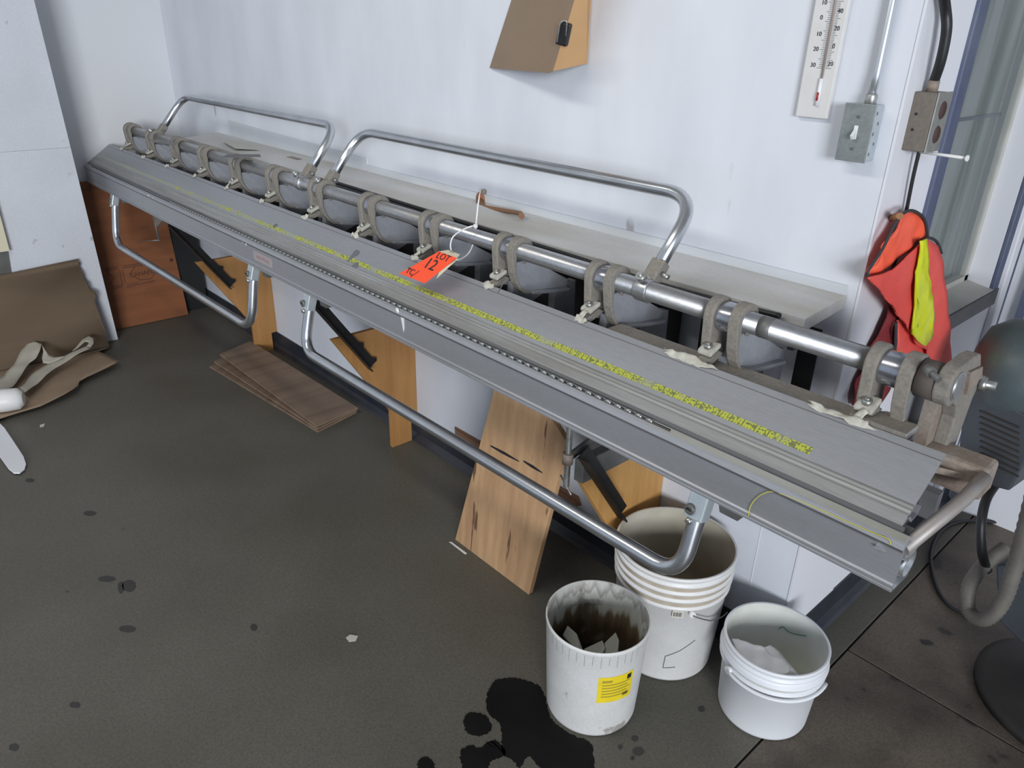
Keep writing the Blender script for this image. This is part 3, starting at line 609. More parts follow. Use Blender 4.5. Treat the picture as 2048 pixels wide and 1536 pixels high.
pd_ = PY(332, 425, 1.2); pe = PY(310, 448, 1.2)
MB().prism([pe, pe + V((.02, 0, -.01)), pd_ + V((.02, 0, -.005)), pd_ + V((.0, 0, .05)), pa + V((.01, 0, .02))], (0, .018, 0)).build('frame', M['ruststeel'], t, bevel=.002)

# ------------------------------------------------------------------ boards under the brake
def lean(u, z):  # leaning plane: Y grows with height
    return 1.262 + .10 * z
P = [(-1.623, 0), (-1.262, 0), (-1.192, .543), (-1.234, .570), (-1.28, .600), (-1.500, .600)]
t = thing('leaning_board', (-1.44, 1.26, 0), 'weathered blotchy plywood board leaning under the brake beside the dirty bucket', 'board')
MB().prism([(x, lean(x, z) + .0, z) for x, z in P], (0, .018, -.0)).build('board', M['board'], t, bevel=.001)
for (a, b) in (((975, 895), (1032, 925)), ((1040, 926), (1078, 948))):
    q = [PY(*a, 1.29), PY(*b, 1.29)]
    for v in q: v.y = lean(0, v.z) - .0005
    MB().prism([q[0] + V((0, 0, .004)), q[0] - V((0, 0, .001)), (q[0] + q[1]) / 2 - V((0, 0, .006)), q[1] - V((0, 0, .003)), q[1] + V((0, 0, .0)), (q[0] + q[1]) / 2 + V((0, 0, .005))], (0, .001, 0)).build('slot', M['ink'], t)
tag(MB().prism([(-2.015, 1.570, .160), (-1.36, 1.570, .172), (-1.345, 1.570, .145), (-1.36, 1.570, .136), (-2.01, 1.570, .122)], (0, .006, 0)).bx(-2.0, -1.36, 1.560, 1.570, .13, .158).build('batten', M['batten']), 'brown wooden batten on the wall behind the leaning board', 'batten')
# stack of three thin plywood sheets on the floor
sl = ['top sheet of the striped plywood stack on the floor', 'middle sheet of the striped plywood stack on the floor', 'bottom sheet of the striped plywood stack on the floor']
for i in range(3):
    k = 2 - i
    ang = (0, 1.6, 3.8)[i]; piv = V((-2.60, 1.30, 0))
    R = Matrix.Rotation(math.radians(-ang), 3, 'Z')
    A = [V((-3.515, 1.195, 0)), V((-2.575, 1.275, 0)), V((-2.625, 1.495, 0)), V((-3.60, 1.385, 0))]
    A = [piv + R @ (p - piv) for p in A]
    zs = .0005 + i * .0105 
    tl = (0, .006, .022)[i]
    B = [V((p.x, p.y, zs + (tl if p.x < -3 else 0) + (i * .002))) for p in A]
    tag(MB().prism(B, (0, 0, .009)).build('plywood_sheet', M['stack'], bevel=.001), sl[2 - i], 'plywood', 'plywood sheets stacked on the floor')
# sheets against the left wall
rp = thing('plywood_sheet', (-4.34, 1.2, 0), 'reddish-brown plywood sheet with stamped print, standing against left wall', 'plywood')
RPN = V((.775, 0, .125)).normalized(); RP0 = V((-4.335, 1.2, 0))
def rpick(px, py): d = ray(px, py); return CAMP + d * ((RP0 - CAMP).dot(RPN) / d.dot(RPN))
MB().prism([(-4.335, .90, .003), (-4.335, 1.402, .003), (-4.462, 1.402, .79), (-4.462, .90, .79)], (-.012, 0, 0)).build('sheet', M['redply'], rp, bevel=.001)
ink = mat('dark_red_stamp', (.075, .022, .012), .7)
def rpt(px, py): return rpick(px, py) + V((.0008, 0, 0))
def stroke(parent, pts, wd, m_, name='stamp_line'):
    mb = MB()
    for a, b in zip(pts[:-1], pts[1:]): mb.bar(a, b, .0008, wd, up=(b - a).cross(V((1, 0, .16))))
    return mb.build(name, m_, parent)
for seg in ([(245, 532), (300, 524)], [(245, 536), (292, 529)], [(207, 538), (235, 533)], [(209, 542), (236, 537)], [(254, 570), (277, 566)], [(254, 575), (310, 561)], [(224, 574), (244, 570)], [(224, 578), (245, 573)], [(239, 540), (245, 570)], [(245, 540), (250, 566)],
            [(270, 533), (260, 548), (280, 560), (302, 557), (312, 543), (303, 530)], [(215, 545), (228, 556), (220, 568)]):
    stroke(rp, [rpt(*p) for p in seg], .0035, ink)
text('CANAPLY', .034, rpt(287, 546) + V((.0006, 0, 0)), (0, 1, .03), (-.16, -.03, 1), ink, rp, 'stamp_lettering')
MB().lathe([(0, .0012), (.010, .001), (.010, 0)], rpt(342, 520), 10, axis=(1, 0, 0)).build('knot', ink, rp)
tag(MB().bx(-4.415, -4.400, 1.405, 1.545, 0, .68).build('black_board', M['board_and_gap_black']), 'matt black board standing in the corner right of reddish plywood', 'board')
# white painted boards at far left
zz = PX(140, 295, -4.18).z
wp = thing('painted_sheet', (-4.19, .3, 0), 'tall smudged white panel standing at the far left', 'panel')
MB().prism([(-4.18, -.35, .002), (-4.18, .966, .002), (-4.18, .966 - .04 * zz / 1.63, zz - .0003), (-4.18, -.35, zz - .0003)], (-.022, 0, 0)).build('panel', M['panel'], wp, bevel=.001)
MB().prism([(-4.18, -.35, zz + .0003), (-4.18, .966 - .04 * zz / 1.63, zz + .0003), (-4.18, .916, 2.0), (-4.18, -.35, 2.0)], (-.022, 0, 0)).build('panel', M['panel'], wp, bevel=.001)
q0 = PX(0, 420, -4.17); q1 = PX(15, 500, -4.17); q2 = PX(25, 562, -4.17)
tag(MB().bx(-4.178, -4.15, q0.y - .25, q1.y + .005, q1.z, q0.z + .05).build('wood_block', M['manila']), 'pale wooden piece fixed on the white panel at the left frame edge', 'wood')
tag(MB().prism([(-4.178, q2.y - .3, q2.z), (-4.178, q2.y + .0, q2.z), (-4.178, q1.y, q1.z - .008), (-4.178, q2.y - .3, q1.z - .008)], (.006, 0, 0)).build('grey_strip', M['greysteel']), 'dark grey strip low on the white panel above the cardboard', 'strip')

# cardboard: leaning sheet, folded flap on floor
cd = thing('cardboard_sheet', (-4.08, .6, 0), 'torn brown cardboard sheet leaning on the white panel and folded onto floor', 'cardboard')
jag = [(155, 518), (160, 528), (157, 534), (166, 548), (168, 560), (175, 566), (178, 578), (190, 583), (193, 590), (191, 606), (197, 622), (203, 640), (208, 655), (212, 668), (216, 684), (222, 699)]
def leancd(px, py):   # plane through floor line X=-4.07 and top X=-4.155 at z=.47
    n = V((.47, 0, .085)).normalized(); p0 = V((-4.07, 0, 0)); d = ray(px, py); return CAMP + d * ((p0 - CAMP).dot(n) / d.dot(n))
pts = [leancd(*p) for p in jag]; zt = pts[0]
pts = [V((zt.x, .0, zt.z - .05)), ] + pts; pts[-1].z = .004; pts += [V((-4.07, .0, .004))]
cloth('upper_sheet', pts, M['cardb'], cd, amp=.0008, thick=.004, cuts=1, fr=3)
fp = [V((-4.07, .89, .010)), PZ(196, 703, .03), PZ(238, 722, .035), PZ(172, 754, .035), PZ(160, 762, .03), PZ(156, 773, .025), PZ(150, 776, .035), PZ(128, 789, .03), PZ(80, 812, .022), PZ(0, 837, .016), PZ(-60, 860, .014), V((-4.07, .0, .010))]
cloth('floor_flap', fp, M['cardb2'], cd, amp=.003, thick=.004, cuts=3, disp=(0, 0, 1), fr=6)
# cream strapping loops
sb = thing('strapping_band', PZ(60, 740, .05), 'cream plastic strapping looped over the cardboard', 'strap')
Q = lambda px, py, z: PZ(px, py, z)
for nm, z_, pp_ in (('loop', .055, ((-30, 770), (8, 752), (28, 730), (42, 700), (55, 685), (70, 681), (84, 689), (80, 702), (72, 715), (60, 725), (45, 750), (25, 772), (8, 782), (-30, 802))),
                  ('loop', .050, ((84, 690), (91, 702), (97, 710), (110, 714), (130, 711), (118, 719), (97, 728), (86, 726), (84, 716), (87, 704))),
                  ('loop', .060, ((38, 775), (60, 755), (85, 735), (120, 715), (147, 702), (178, 688), (181, 694), (150, 711), (110, 737), (75, 768), (50, 787))),
                  ('loop', .066, ((145, 701), (165, 680), (178, 671), (186, 674), (187, 684), (181, 692), (173, 690), (178, 683), (170, 683), (155, 695)))):
    cloth(nm, [Q(*p, z_ + max(0, 745 - p[1]) * .0011 * (1 if z_ in (.055, .050) else .5)) for p in pp_], M['strap'], sb, amp=.006, thick=.002, cuts=2, disp=(0, 0, 1), fr=9)
a = Q(-25, 805, .07); b = Q(48, 796, .07)
tag(MB().tube([a, a + (b - a) * .5, a + (b - a) * .85, b], [.05, .050, .047, .028], 20).build('white_roll', M['plast'], bevel=.004), 'fat white rounded roll end lying on the folded cardboard flap', 'roll')
bd = [PZ(*p, .006) for p in ((-30, 800), (0, 848), (10, 858), (25, 880), (48, 915), (53, 930), (50, 940), (40, 948), (28, 948), (18, 940), (0, 915), (-40, 860))]
tag(MB().prism(bd, (0, 0, .006)).build('plastic_paddle', M['plast_c'], bevel=.0015), 'flat white slat with rounded end on the floor, lower left', 'slat')

# ------------------------------------------------------------------ buckets
def bucket(name, c, r, h, tap, rings, mo, mi, lab, wall_t=.0022, lip=.004, fillz=None):
    t = thing(name, (c[0], c[1], 0), lab, 'bucket', 'white plastic buckets on the floor'); R = lambda z: r * (tap + (1 - tap) * z / h)
    prof = [(0, .001), (R(0) - .008, .001), (R(0) - .002, .004), (R(.01), .012)]
    zs = []
    for (z0, z1, e) in rings: zs += [(z0 - .002, 0), (z0, e), (z1, e), (z1 + .002, 0)]
    for z, e in sorted(zs): prof.append((R(z) + e, z))
    prof += [(R(h) , h - .012), (R(h) + lip, h - .010), (R(h) + lip, h - .001), (R(h) + lip * .5, h), (R(h) - wall_t, h - .001)]
    MB().lathe(prof, (c[0], c[1], 0), 72).build('shell', mo, t)
    MB().lathe([(R(h) - wall_t + .0004, h - .001), (R(h * .5) - wall_t, h * .5), (R(.012) - wall_t, .012), (R(.006) - .01, .006), (0, .005)], (c[0], c[1], 0), 72).build('inner_face', mi, t)
    return t, R
b2c = (-.866, 1.402)
b2, R2 = bucket('tall_bucket', b2c, .152, .362, .86, [(.262, .268, .006), (.288, .294, .007), (.312, .318, .007), (.334, .340, .004)], M['plast'], M['plast_in'], 'tallest white ribbed bucket, standing against the wall behind the other two')
for z0, z1 in ((.270, .286), (.296, .310), (.320, .332)):
    MB().lathe([(R2(z0) + .0012, z0), (R2(z1) + .0012, z1)], (*b2c, 0), 72).build('groove_dirt', M['grime'], b2)
def cylpt(c, R, ang, z, off=.001): r_ = R(z) + off; return V((c[0] + r_ * math.cos(ang), c[1] + r_ * math.sin(ang), z))
def ang_to(c, px, py):  # angle on bucket side facing a picked floor direction
    p = PZ(px, py, .15); return math.atan2(p.y - c[1], p.x - c[0])
def patch(c, R, a0, a1, z0, z1, off, n=10, skew=0):
    mb = MB(); vs = []
    for k in range(n + 1):
        a = a0 + (a1 - a0) * k / n; s_ = skew * k / n
        vs += [cylpt(c, R, a, z0 + s_, off), cylpt(c, R, a, z1 + s_, off)]
    return mb.add(vs, [(2 * k, 2 * k + 2, 2 * k + 3, 2 * k + 1) for k in range(n)], True)
# the camera-facing angle for each bucket
def face(c): return math.atan2(-c[1], -c[0])
f2 = face(b2c)
bc = patch(b2c, R2, f2 + .10, f2 + .28, .240, .262, .0066).build('barcode_sticker', mat('cream_sticker', (.62, .58, .50), .6), b2)
for k in range(9): patch(b2c, R2, f2 + .12 + k * .016, f2 + .127 + k * .016 + (.004 if k % 3 == 0 else 0), .244, .258, .0071, 1).build('barcode_line', M['ink'], b2)
def draw(c, R, pts, parent, r_=.0011, m_=None, off=.0006, name='drawn_line'):
    P = []
    for (a, z), (a2, z2) in zip(pts[:-1], pts[1:]):
        for k in range(6): P.append(cylpt(c, R, a + (a2 - a) * k / 6, z + (z2 - z) * k / 6, off))
    P.append(cylpt(c, R, pts[-1][0], pts[-1][1], off))
    return MB().tube(P, r_, 6).build(name, m_ or M['ink_grey'], parent)
draw(b2c, R2, [(f2 + .62, .150), (f2 + .35, .118), (f2 + .10, .095), (f2 + .09, .052), (f2 + .32, .058)], b2)
MB().cyl(cylpt(b2c, R2, f2 + .42, .255, .004), cylpt(b2c, R2, f2 + .42, .255, .014), .008, 12).build('ear', M['plast'], b2)
draw(b2c, R2, [(f2 + .42, .255), (f2 + .75, .225), (f2 + 1.3, .20)], b2, .0018, M['greysteel'], .016, 'wire_handle')

b1c = (-.869, 1.109)
b1, R1 = bucket('dirty_bucket', b1c, .125, .286, .90, [], M['dirty_out'], M['dirty_in'], 'white bucket with dark residue inside and a yellow label', lip=.0015)
f1 = face(b1c)
for k in range(13):
    a = f1 - .95 + k * .155; patch(b1c, R1, a, a + .006, .245 - .008 * (k % 2), .272, .0008, 1).build('graduation', M['ink_grey'], b1)
lbl = patch(b1c, R1, f1 + .12, f1 + .88, .124, .208, .0008, 12).build('yellow_label', M['yel'], b1)
patch(b1c, R1, f1 + .20, f1 + .40, .190, .197, .0014, 6).build('label_print', M['yel_ink'], lbl)
for k in range(5): patch(b1c, R1, f1 + .20, f1 + .80 - .05 * (k % 2), .180 - k * .0095, .1835 - k * .0095, .0013, 8).build('label_print', M['yel_ink'], lbl)
for k in range(6): patch(b1c, R1, f1 + .66 + k * .022, f1 + .675 + k * .022, .136, .145, .0015, 1).build('barcode_line', M['ink'], lbl)
patch(b1c, R1, f1 + .72, f1 + .82, .187, .202, .0014, 4).build('round_mark', M['ink'], lbl)
fo = mat('grey_foam', (.33, .33, .30), .8)
for nm, z, pp_, lab in (('foam_piece', .175, ((1120, 1268), (1130, 1259), (1150, 1271), (1164, 1288), (1164, 1300), (1138, 1290)), 'pale scrap at the left inside the dirty bucket'),
                       ('foam_piece', .150, ((1166, 1296), (1205, 1290), (1212, 1302), (1200, 1312), (1172, 1308)), 'pale scrap at the front inside the dirty bucket'),
                       ('foam_piece', .162, ((1210, 1284), (1233, 1273), (1241, 1285), (1240, 1302), (1214, 1306)), 'curved pale scrap at the right inside the dirty bucket')):
    P = [PZ(*p, z) for p in pp_]; P = [V((b1c[0] + (p.x - b1c[0]) * .93, b1c[1] + (p.y - b1c[1]) * .93, p.z)) for p in P]
    tag(MB().prism([p + V((0, 0, .02 * math.sin(k * 1.3))) for k, p in enumerate(P)], (0, .004, -.012)).build(nm, fo, bevel=.002), lab, 'scrap', 'pale scraps in the dirty bucket')
MB().lathe([(0, .085), (R1(.085) - .003, .085)], (*b1c, 0), 40).build('dark_liquid', M['water'], b1)

b3c = (-.568, 1.429)
b3, R3 = bucket('small_bucket', b3c, .121, .233, .90, [(.168, .172, .009), (.188, .193, .010), (.205, .210, .004)], M['plast_c'], M['plast_in3'], 'shortest clean white bucket at the right, holding white cloth')
MB().lathe([(R3(.174) + .0015, .174), (R3(.187) + .0015, .187)], (*b3c, 0), 72).build('groove_dirt', mat('grey_groove_dirt', (.5, .48, .44), .8), b3)
f3 = face(b3c)
MB().cyl(cylpt(b3c, R3, f3 - .75, .170, .006), cylpt(b3c, R3, f3 - .75, .170, .016), .010, 12).build('ear', M['plast_c'], b3)
P = [cylpt(b3c, R3, f3 - .75 + (1.0 + .75 + .35) * k / 20, .168 - .006 * math.sin(math.pi * k / 20), .014) for k in range(21)]
MB().tube(P, .0045, 10).build('bail_handle', M['plast_c'], b3)
# cloth draped inside
pts = [PZ(1464, 1277, .205), PZ(1476, 1273, .205), PZ(1510, 1290, .20), PZ(1548, 1311, .195), PZ(1581, 1334, .19), PZ(1578, 1349, .185), PZ(1545, 1346, .185), PZ(1500, 1332, .19), PZ(1474, 1308, .195)]
tag(cloth('cloth', pts, M['sleeve_w'], None, amp=.007, thick=.004, cuts=3, disp=(0, 0, 1), fr=30), 'white cloth folded at the front inside the small bucket', 'cloth')
pts = [PZ(1522, 1296, .165), PZ(1540, 1291, .16), PZ(1562, 1308, .15), PZ(1598, 1349, .15), PZ(1575, 1356, .15), PZ(1540, 1330, .16)]
tag(cloth('paper_sheet', pts, M['sleeve_w'], None, amp=.003, thick=.002, cuts=2, disp=(0, 0, 1), fr=20), 'pale folded sheet under the cloth inside the small bucket', 'sheet')
gt = mat('teal_string', (.02, .22, .16), .5)
P = [(1551, 1290), (1552, 1270), (1558, 1258), (1566, 1254), (1574, 1262), (1588, 1268), (1612, 1272)]
bp = [PY(px, py, b3c[1] + .108) for px, py in P]
tag(MB().tube(smooth_path(bp, 5), .0011, 6).build('string', gt), 'thin teal string on the inner back of the small bucket', 'string')

# ------------------------------------------------------------------ floor stains
def blot(pts, m_, lab, grp=None, z=.0006, jit=.0025, name='oil_stain', seed=1):
    random.seed(seed); P = [PZ(*p) for p in pts]; P = smooth_path(P + [P[0]], 12 if jit > .002 else 6)[:-1]
    P = [V((p.x + random.uniform(-jit, jit), p.y + random.uniform(-jit, jit), .0002)) for p in P]
    o = MB().prism(P, (0, 0, z)).build(name, m_); tag(o, lab, 'stain', grp); return o
blot([(975, 1385), (990, 1362), (1015, 1356), (1040, 1358), (1078, 1372), (1092, 1400), (1105, 1440), (1140, 1468), (1172, 1480), (1186, 1500), (1182, 1560), (1120, 1560), (1075, 1530), (1058, 1512), (1040, 1535), (1025, 1520), (1005, 1506), (1003, 1480), (1000, 1450), (980, 1430), (972, 1410)], M['stain'], 'largest black oil stain beside the dirty bucket', 'black oil stains on the floor')
blot([(930, 1432), (942, 1425), (968, 1430), (983, 1450), (975, 1468), (955, 1472), (935, 1465), (928, 1448)], M['stain'], 'oval black oil stain left of the largest stain', 'black oil stains on the floor', seed=2)
blot([(922, 1500), (940, 1490), (958, 1496), (975, 1485), (992, 1482), (1008, 1496), (1010, 1510), (980, 1525), (975, 1560), (935, 1560), (922, 1520)], M['stain'], 'lobed black oil stain at the bottom edge of the photo', 'black oil stains on the floor', seed=3)
blot([(835, 1530), (842, 1516), (856, 1514), (867, 1526), (864, 1545), (836, 1548)], M['stain'], 'small round oil stain at the bottom edge, left of the others', 'black oil stains on the floor', seed=4)
drl = [((214, 1158), 18, 6, 'elongated dark drip on the left floor, upper of a pair', 'h'), ((258, 1172), 14, 12, 'round dark drip on the left floor, lower of a pair', ''), ((255, 1258), 17, 7, 'flat dark drip below the pair on the left floor', ''), ((180, 1027), 13, 5, 'small dark drip between cardboard and drip pair', ''), ((60, 961), 9, 4, 'tiny dark drip below the white slat', ''), ((508, 1255), 7, 7, 'lone small drip in the middle of the floor', ''),
       ((150, 1410), 11, 6, 'faint drip near the lower left floor', ''), ((28, 1495), 10, 7, 'faint drip in the bottom left corner', ''), ((1277, 1503), 12, 9, 'dark round drip right of the dirty bucket, largest there', ''), ((1270, 1477), 7, 6, 'small drip just above the round one by the dirty bucket', ''), ((1403, 1418), 7, 6, 'single drip between the tall and small buckets', ''), ((1241, 1494), 5, 5, 'tiny drip close to the dirty bucket base', ''), ((242, 1175), 6, 12, 'narrow drip joining the pair on the left floor', ''), ((1265, 1516), 4, 4, 'speck drip below the round one at the bottom edge', '')]
for i, ((cx, cy), rx, ry, lab, _) in enumerate(drl):
    blot([(cx + rx * math.cos(t), cy + ry * math.sin(t)) for t in [k * math.pi / 4 for k in range(8)]], M['drip'], lab, 'dark drips on the floor', jit=.0012, name='drip_stain', seed=20 + i, z=.0005)
P = [PZ(*p, .001) for p in ((692, 1276), (700, 1270), (716, 1273), (712, 1282), (698, 1284))]
tag(MB().prism(P, (0, 0, .002)).build('leaf_scrap', M['paper']), 'pale dry scrap lying alone on the open floor', 'scrap')
P = [PZ(*p, .001) for p in ((80, 850), (90, 847), (88, 853), (80, 855))]
tag(MB().prism(P, (0, 0, .001)).build('paper_scrap', M['paper']), 'small pale flake on the floor under the cardboard flap', 'scrap')
P = [PZ(*p, .001) for p in ((898, 1084), (903, 1084), (934, 1107), (930, 1109))]
tag(MB().prism(P, (0, 0, .001)).build('wire_scrap', M['white']), 'thin pale sliver on floor at the foot of leaning board', 'scrap')

# ------------------------------------------------------------------ things on the wall and ledge
# hardboard wedge with binder clip
cb = thing('hardboard_holder', PY(1100, 140, 1.5), 'folded brown hardboard holder hanging high on the wall', 'holder')
A0 = PY(979, 136, 1.568); B0 = PY(1096, 146, 1.455); B1 = PY(1106, 142, 1.455); C0 = PY(1173, 127, 1.568)
A1 = PY(1052, -90, 1.568); Bt = PY(1176, -90, 1.455); C1 = PY(1186, -90, 1.568)
MB().prism([A0, B0, B1, Bt, A1], (0, .004, 0)).build('front_board', M['hardb'], cb)
MB().prism([B1, C0, C1, Bt], (0, .004, .0)).build('side_board', M['kraft'], cb)
MB().prism([PY(1105, 142, 1.458), PY(1172, 127, 1.57), PY(1178, 60, 1.57), PY(1120, 80, 1.5)], (0, -.0008, 0)).build('inner_fold', M['kraft'], cb)
q = PY(1128, 68, 1.448)
clip = MB(); cR = Matrix.Rotation(.25, 3, 'Y') @ Matrix.Rotation(.5, 3, 'Z')
clip.box(q, (.030, .018, .052), cR)
co = clip.build('binder_clip', M['black'], cb, bevel=.004)
MB().tube(fillet([q + cR @ V((-.010, -.010, -.02)), q + cR @ V((-.012, -.014, .026)), q + cR @ V((.004, -.014, .034)), q + cR @ V((.008, -.010, -.002))], .008, 5), .0018, 8).build('clip_wire', M['bolt'], co)
# thermometer
th = thing('thermometer', PY(1625, 235, 1.57), 'white wall thermometer with red bulb beside the light switch', 'thermometer')
z0 = PY(1620, 235, 1.566).z; xl_ = PY(1592, 232, 1.566).x; xr_ = PY(1655, 237, 1.566).x
MB().bx(xl_, xr_, 1.562, 1.575, z0, 1.80).build('plate', M['thermo'], th, bevel=.002)
tx = PY(1636, 195, 1.560).x; tz = PY(1636, 195, 1.560).z
MB().cyl((tx, 1.560, tz + .035), (tx, 1.560, 1.79), .0022, 10).build('stem', M['brownstem'], th)
MB().cyl((tx, 1.560, tz - .016), (tx, 1.560, tz + .036), .0042, 10).build('glass_bulb', M['plast_c'], th)
MB().cyl((tx, 1.5565, tz - .006), (tx, 1.5565, tz + .010), .0024, 10).build('red_column', M['therm_red'], th)
mk = MB(); zt0 = PY(1640, 136, 1.561).z
for k in range(46):
    z = zt0 + k * .0034; L_ = .011 if k % 5 == 0 else .007
    mk.bx(tx - .004 - L_, tx - .004, 1.5612, 1.562, z - .0004, z + .0004)
for k in range(52):
    z = zt0 + k * .0030; L_ = .011 if k % 5 == 0 else .006
    mk.bx(tx + .004, tx + .004 + L_, 1.5612, 1.562, z - .0004, z + .0004)
tag(mk.build('scale_marks', M['ink_grey'], th), kind='stuff')
for s_, px, py in (('30', 1626, 130), ('20', 1632, 98), ('10', 1638, 68), ('0', 1643, 35), ('10', 1649, 5), ('20', 1661, 128), ('0', 1667, 93), ('20', 1674, 57), ('40', 1681, 22)):
    p = PY(px, py, 1.5615); text(s_, .0115, p, (1, 0, 0), (0, 0, 1), M['ink'], th, 'numeral')
# light switch
p0 = PY(1690, 206, 1.535); p1 = PY(1730, 325, 1.535); x0 = -.715; x1 = -.655; 
x0 = (PY(1690, 206, 1.535).x + PY(1673, 320, 1.535).x) / 2; x1 = (PY(1751, 212, 1.535).x + PY(1730, 325, 1.535).x) / 2
z1 = PY(1720, 208, 1.535).z; z0 = PY(1700, 322, 1.535).z
sw = thing('light_switch', ((x0 + x1) / 2, 1.55, z0), 'grey metal switch box with white toggle and conduit above', 'light switch')
MB().bx(x0, x1, 1.537, 1.576, z0, z1).build('box', M['elec_side'], sw, bevel=.003)
MB().bx(x0 - .001, x1 + .001, 1.534, 1.537, z0 - .001, z1 + .001).build('cover_plate', M['elec'], sw, bevel=.001)
xm = (x0 + x1) / 2; zm = (z0 + z1) / 2
MB().bar((xm, 1.535, zm + .004), (xm + .001, 1.520, zm - .008), .006, .010).bx(xm - .004, xm + .004, 1.532, 1.535, zm - .012, zm + .014).build('toggle', M['white'], sw, bevel=.001)
for dz in (-.030, .030): MB().cyl((xm, 1.534, zm + dz), (xm, 1.5325, zm + dz), .003, 8).build('screw', M['greysteel'], sw)
for k in range(5): MB().bx(x1 - .0005, x1 + .0006, 1.545 + .012 * (k % 2), 1.549 + .012 * (k % 2), z0 + .012 + k * .019, z0 + .018 + k * .019).build('knockout', M['greysteel'], sw)
xc = xm + .008
MB().cyl((xc, 1.555, z1), (xc, 1.555, z1 + .018), .0115, 14).build('connector', M['bolt'], sw, bevel=.002)
MB().tube([(xc, 1.555, z1 + .015), (xc - .002, 1.562, z1 + .06), (xc - .006, 1.566, 2.88)], .0085, 14).build('conduit', M['conduit'], sw)
# outlet box on the side wall
zb = 1.357; zt = 1.466; yb0 = 1.612; yb1 = 1.680; xo = -.572
ot = thing('outlet_box', (XW, 1.64, zb), 'dusty brown surface outlet box with two sockets on the side wall', 'outlet')
MB().bx(XW, xo - .002, yb0, yb1, zb, zt).build('box', M['outbox'], ot, bevel=.003)
MB().bx(xo - .002, xo + .001, yb0 - .001, yb1 + .001, zb - .001, zt + .001).build('cover_plate', M['outface'], ot, bevel=.001)
for z in (zb + .032, zt - .032): MB().lathe([(0, .002), (.015, .0018), (.017, 0)], (xo + .001, (yb0 + yb1) / 2, z), 20, axis=(1, 0, 0)).build('socket', M['socket'], ot)
for z in (zb + .040, zt - .040): MB().cyl((XW + .015, yb0, z), (XW + .015, yb0 - .001, z), .0028, 8).build('hole', M['ink'], ot)
MB().cyl((-.598, 1.642, zt), (-.598, 1.642, zt + .02), .011, 12).build('connector', M['ruststeel'], ot)
cp = [PX(1862, 172, -.598), PX(1882, 120, -.59), PX(1893, 60, -.59), PX(1890, 10, -.598), PX(1876, -90, -.60)]
cp[0] = V((-.598, 1.642, zt + .018))
MB().tube(smooth_path(cp, 8), .0095, 12).build('power_cable', M['black_rub'], ot)
cp = [V((-.600, 1.66, zb)), V((-.603, 1.67, zb - .06)), V((-.606, 1.69, zb - .16)), V((-.608, 1.70, zb - .30))]
MB().tube(smooth_path(cp, 6), .004, 8).build('drop_wire', M['black_rub'], ot)
tag(MB().cyl((XW, 1.665, zb - .005), (-.505, 1.640, zb - .004), .003, 8).cyl((-.505, 1.640, zb - .004), (-.502, 1.6395, zb - .004), .006, 10).build('nail', M['white']), 'pale nail sticking out of the wall just under the outlet box', 'nail')

# safety vest hanging on the side wall corner
vs = thing('safety_vest', PX(1840, 560, -.6), 'coral and yellow high-visibility vest hanging at the wall corner', 'vest')
cloth('collar_inside', [PX(*p, -.588) for p in ((1818, 424), (1838, 428), (1850, 445), (1853, 472), (1832, 484), (1785, 530), (1737, 556), (1736, 545), (1765, 500), (1790, 452), (1803, 432))], M['orangefab'], vs, amp=.006, fr=22)
cloth('shaded_lining', [PX(*p, -.600) for p in ((1765, 590), (1800, 640), (1805, 700), (1790, 760), (1748, 818), (1708, 812), (1704, 795), (1742, 700), (1768, 640), (1780, 610))], M['maroon'], vs, amp=.006, fr=22)
cloth('rear_panel', [PX(*p, -.590) for p in ((1795, 640), (1815, 640), (1850, 700), (1855, 760), (1840, 800), (1780, 760), (1788, 705))], M['coral'], vs, amp=.004, fr=20)
cloth('front_panel', [PX(*p, -.572) for p in ((1737, 556), (1785, 540), (1835, 492), (1857, 478), (1876, 492), (1885, 530), (1895, 610), (1902, 725), (1890, 790), (1862, 730), (1855, 700), (1835, 692), (1824, 668), (1800, 637), (1765, 590))], M['coral'], vs, amp=.004, fr=14)
cloth('reflective_stripe', [PX(*p, -.562) for p in ((1841, 482), (1855, 478), (1858, 520), (1862, 580), (1869, 640), (1862, 675), (1850, 692), (1838, 684), (1824, 667), (1836, 652), (1838, 620), (1832, 590), (1831, 545), (1838, 510))], M['lime'], vs, amp=.003, fr=30, cuts=2)
MB().tube(smooth_path([PX(*p, -.578) for p in ((1856, 476), (1850, 442), (1838, 427), (1820, 421), (1803, 430), (1788, 452), (1765, 498), (1744, 530), (1735, 546), (1742, 556), (1765, 554), (1788, 538), (1820, 506), (1846, 480), (1860, 476), (1874, 484), (1883, 506))], 5), .0032, 8).build('binding', M['bind'], vs)
MB().tube(smooth_path([PX(*p, -.584) for p in ((1792, 645), (1790, 700), (1786, 730))], 5), .004, 8).build('binding', M['bind'], vs)
tag(MB().cyl((XW, PX(1800, 440, -.6).y, PX(1800, 440, -.6).z), V(PX(1800, 432, -.575)), .007, 10).build('wall_hook', M['rust']), 'rusty hook holding up the safety vest', 'hook')

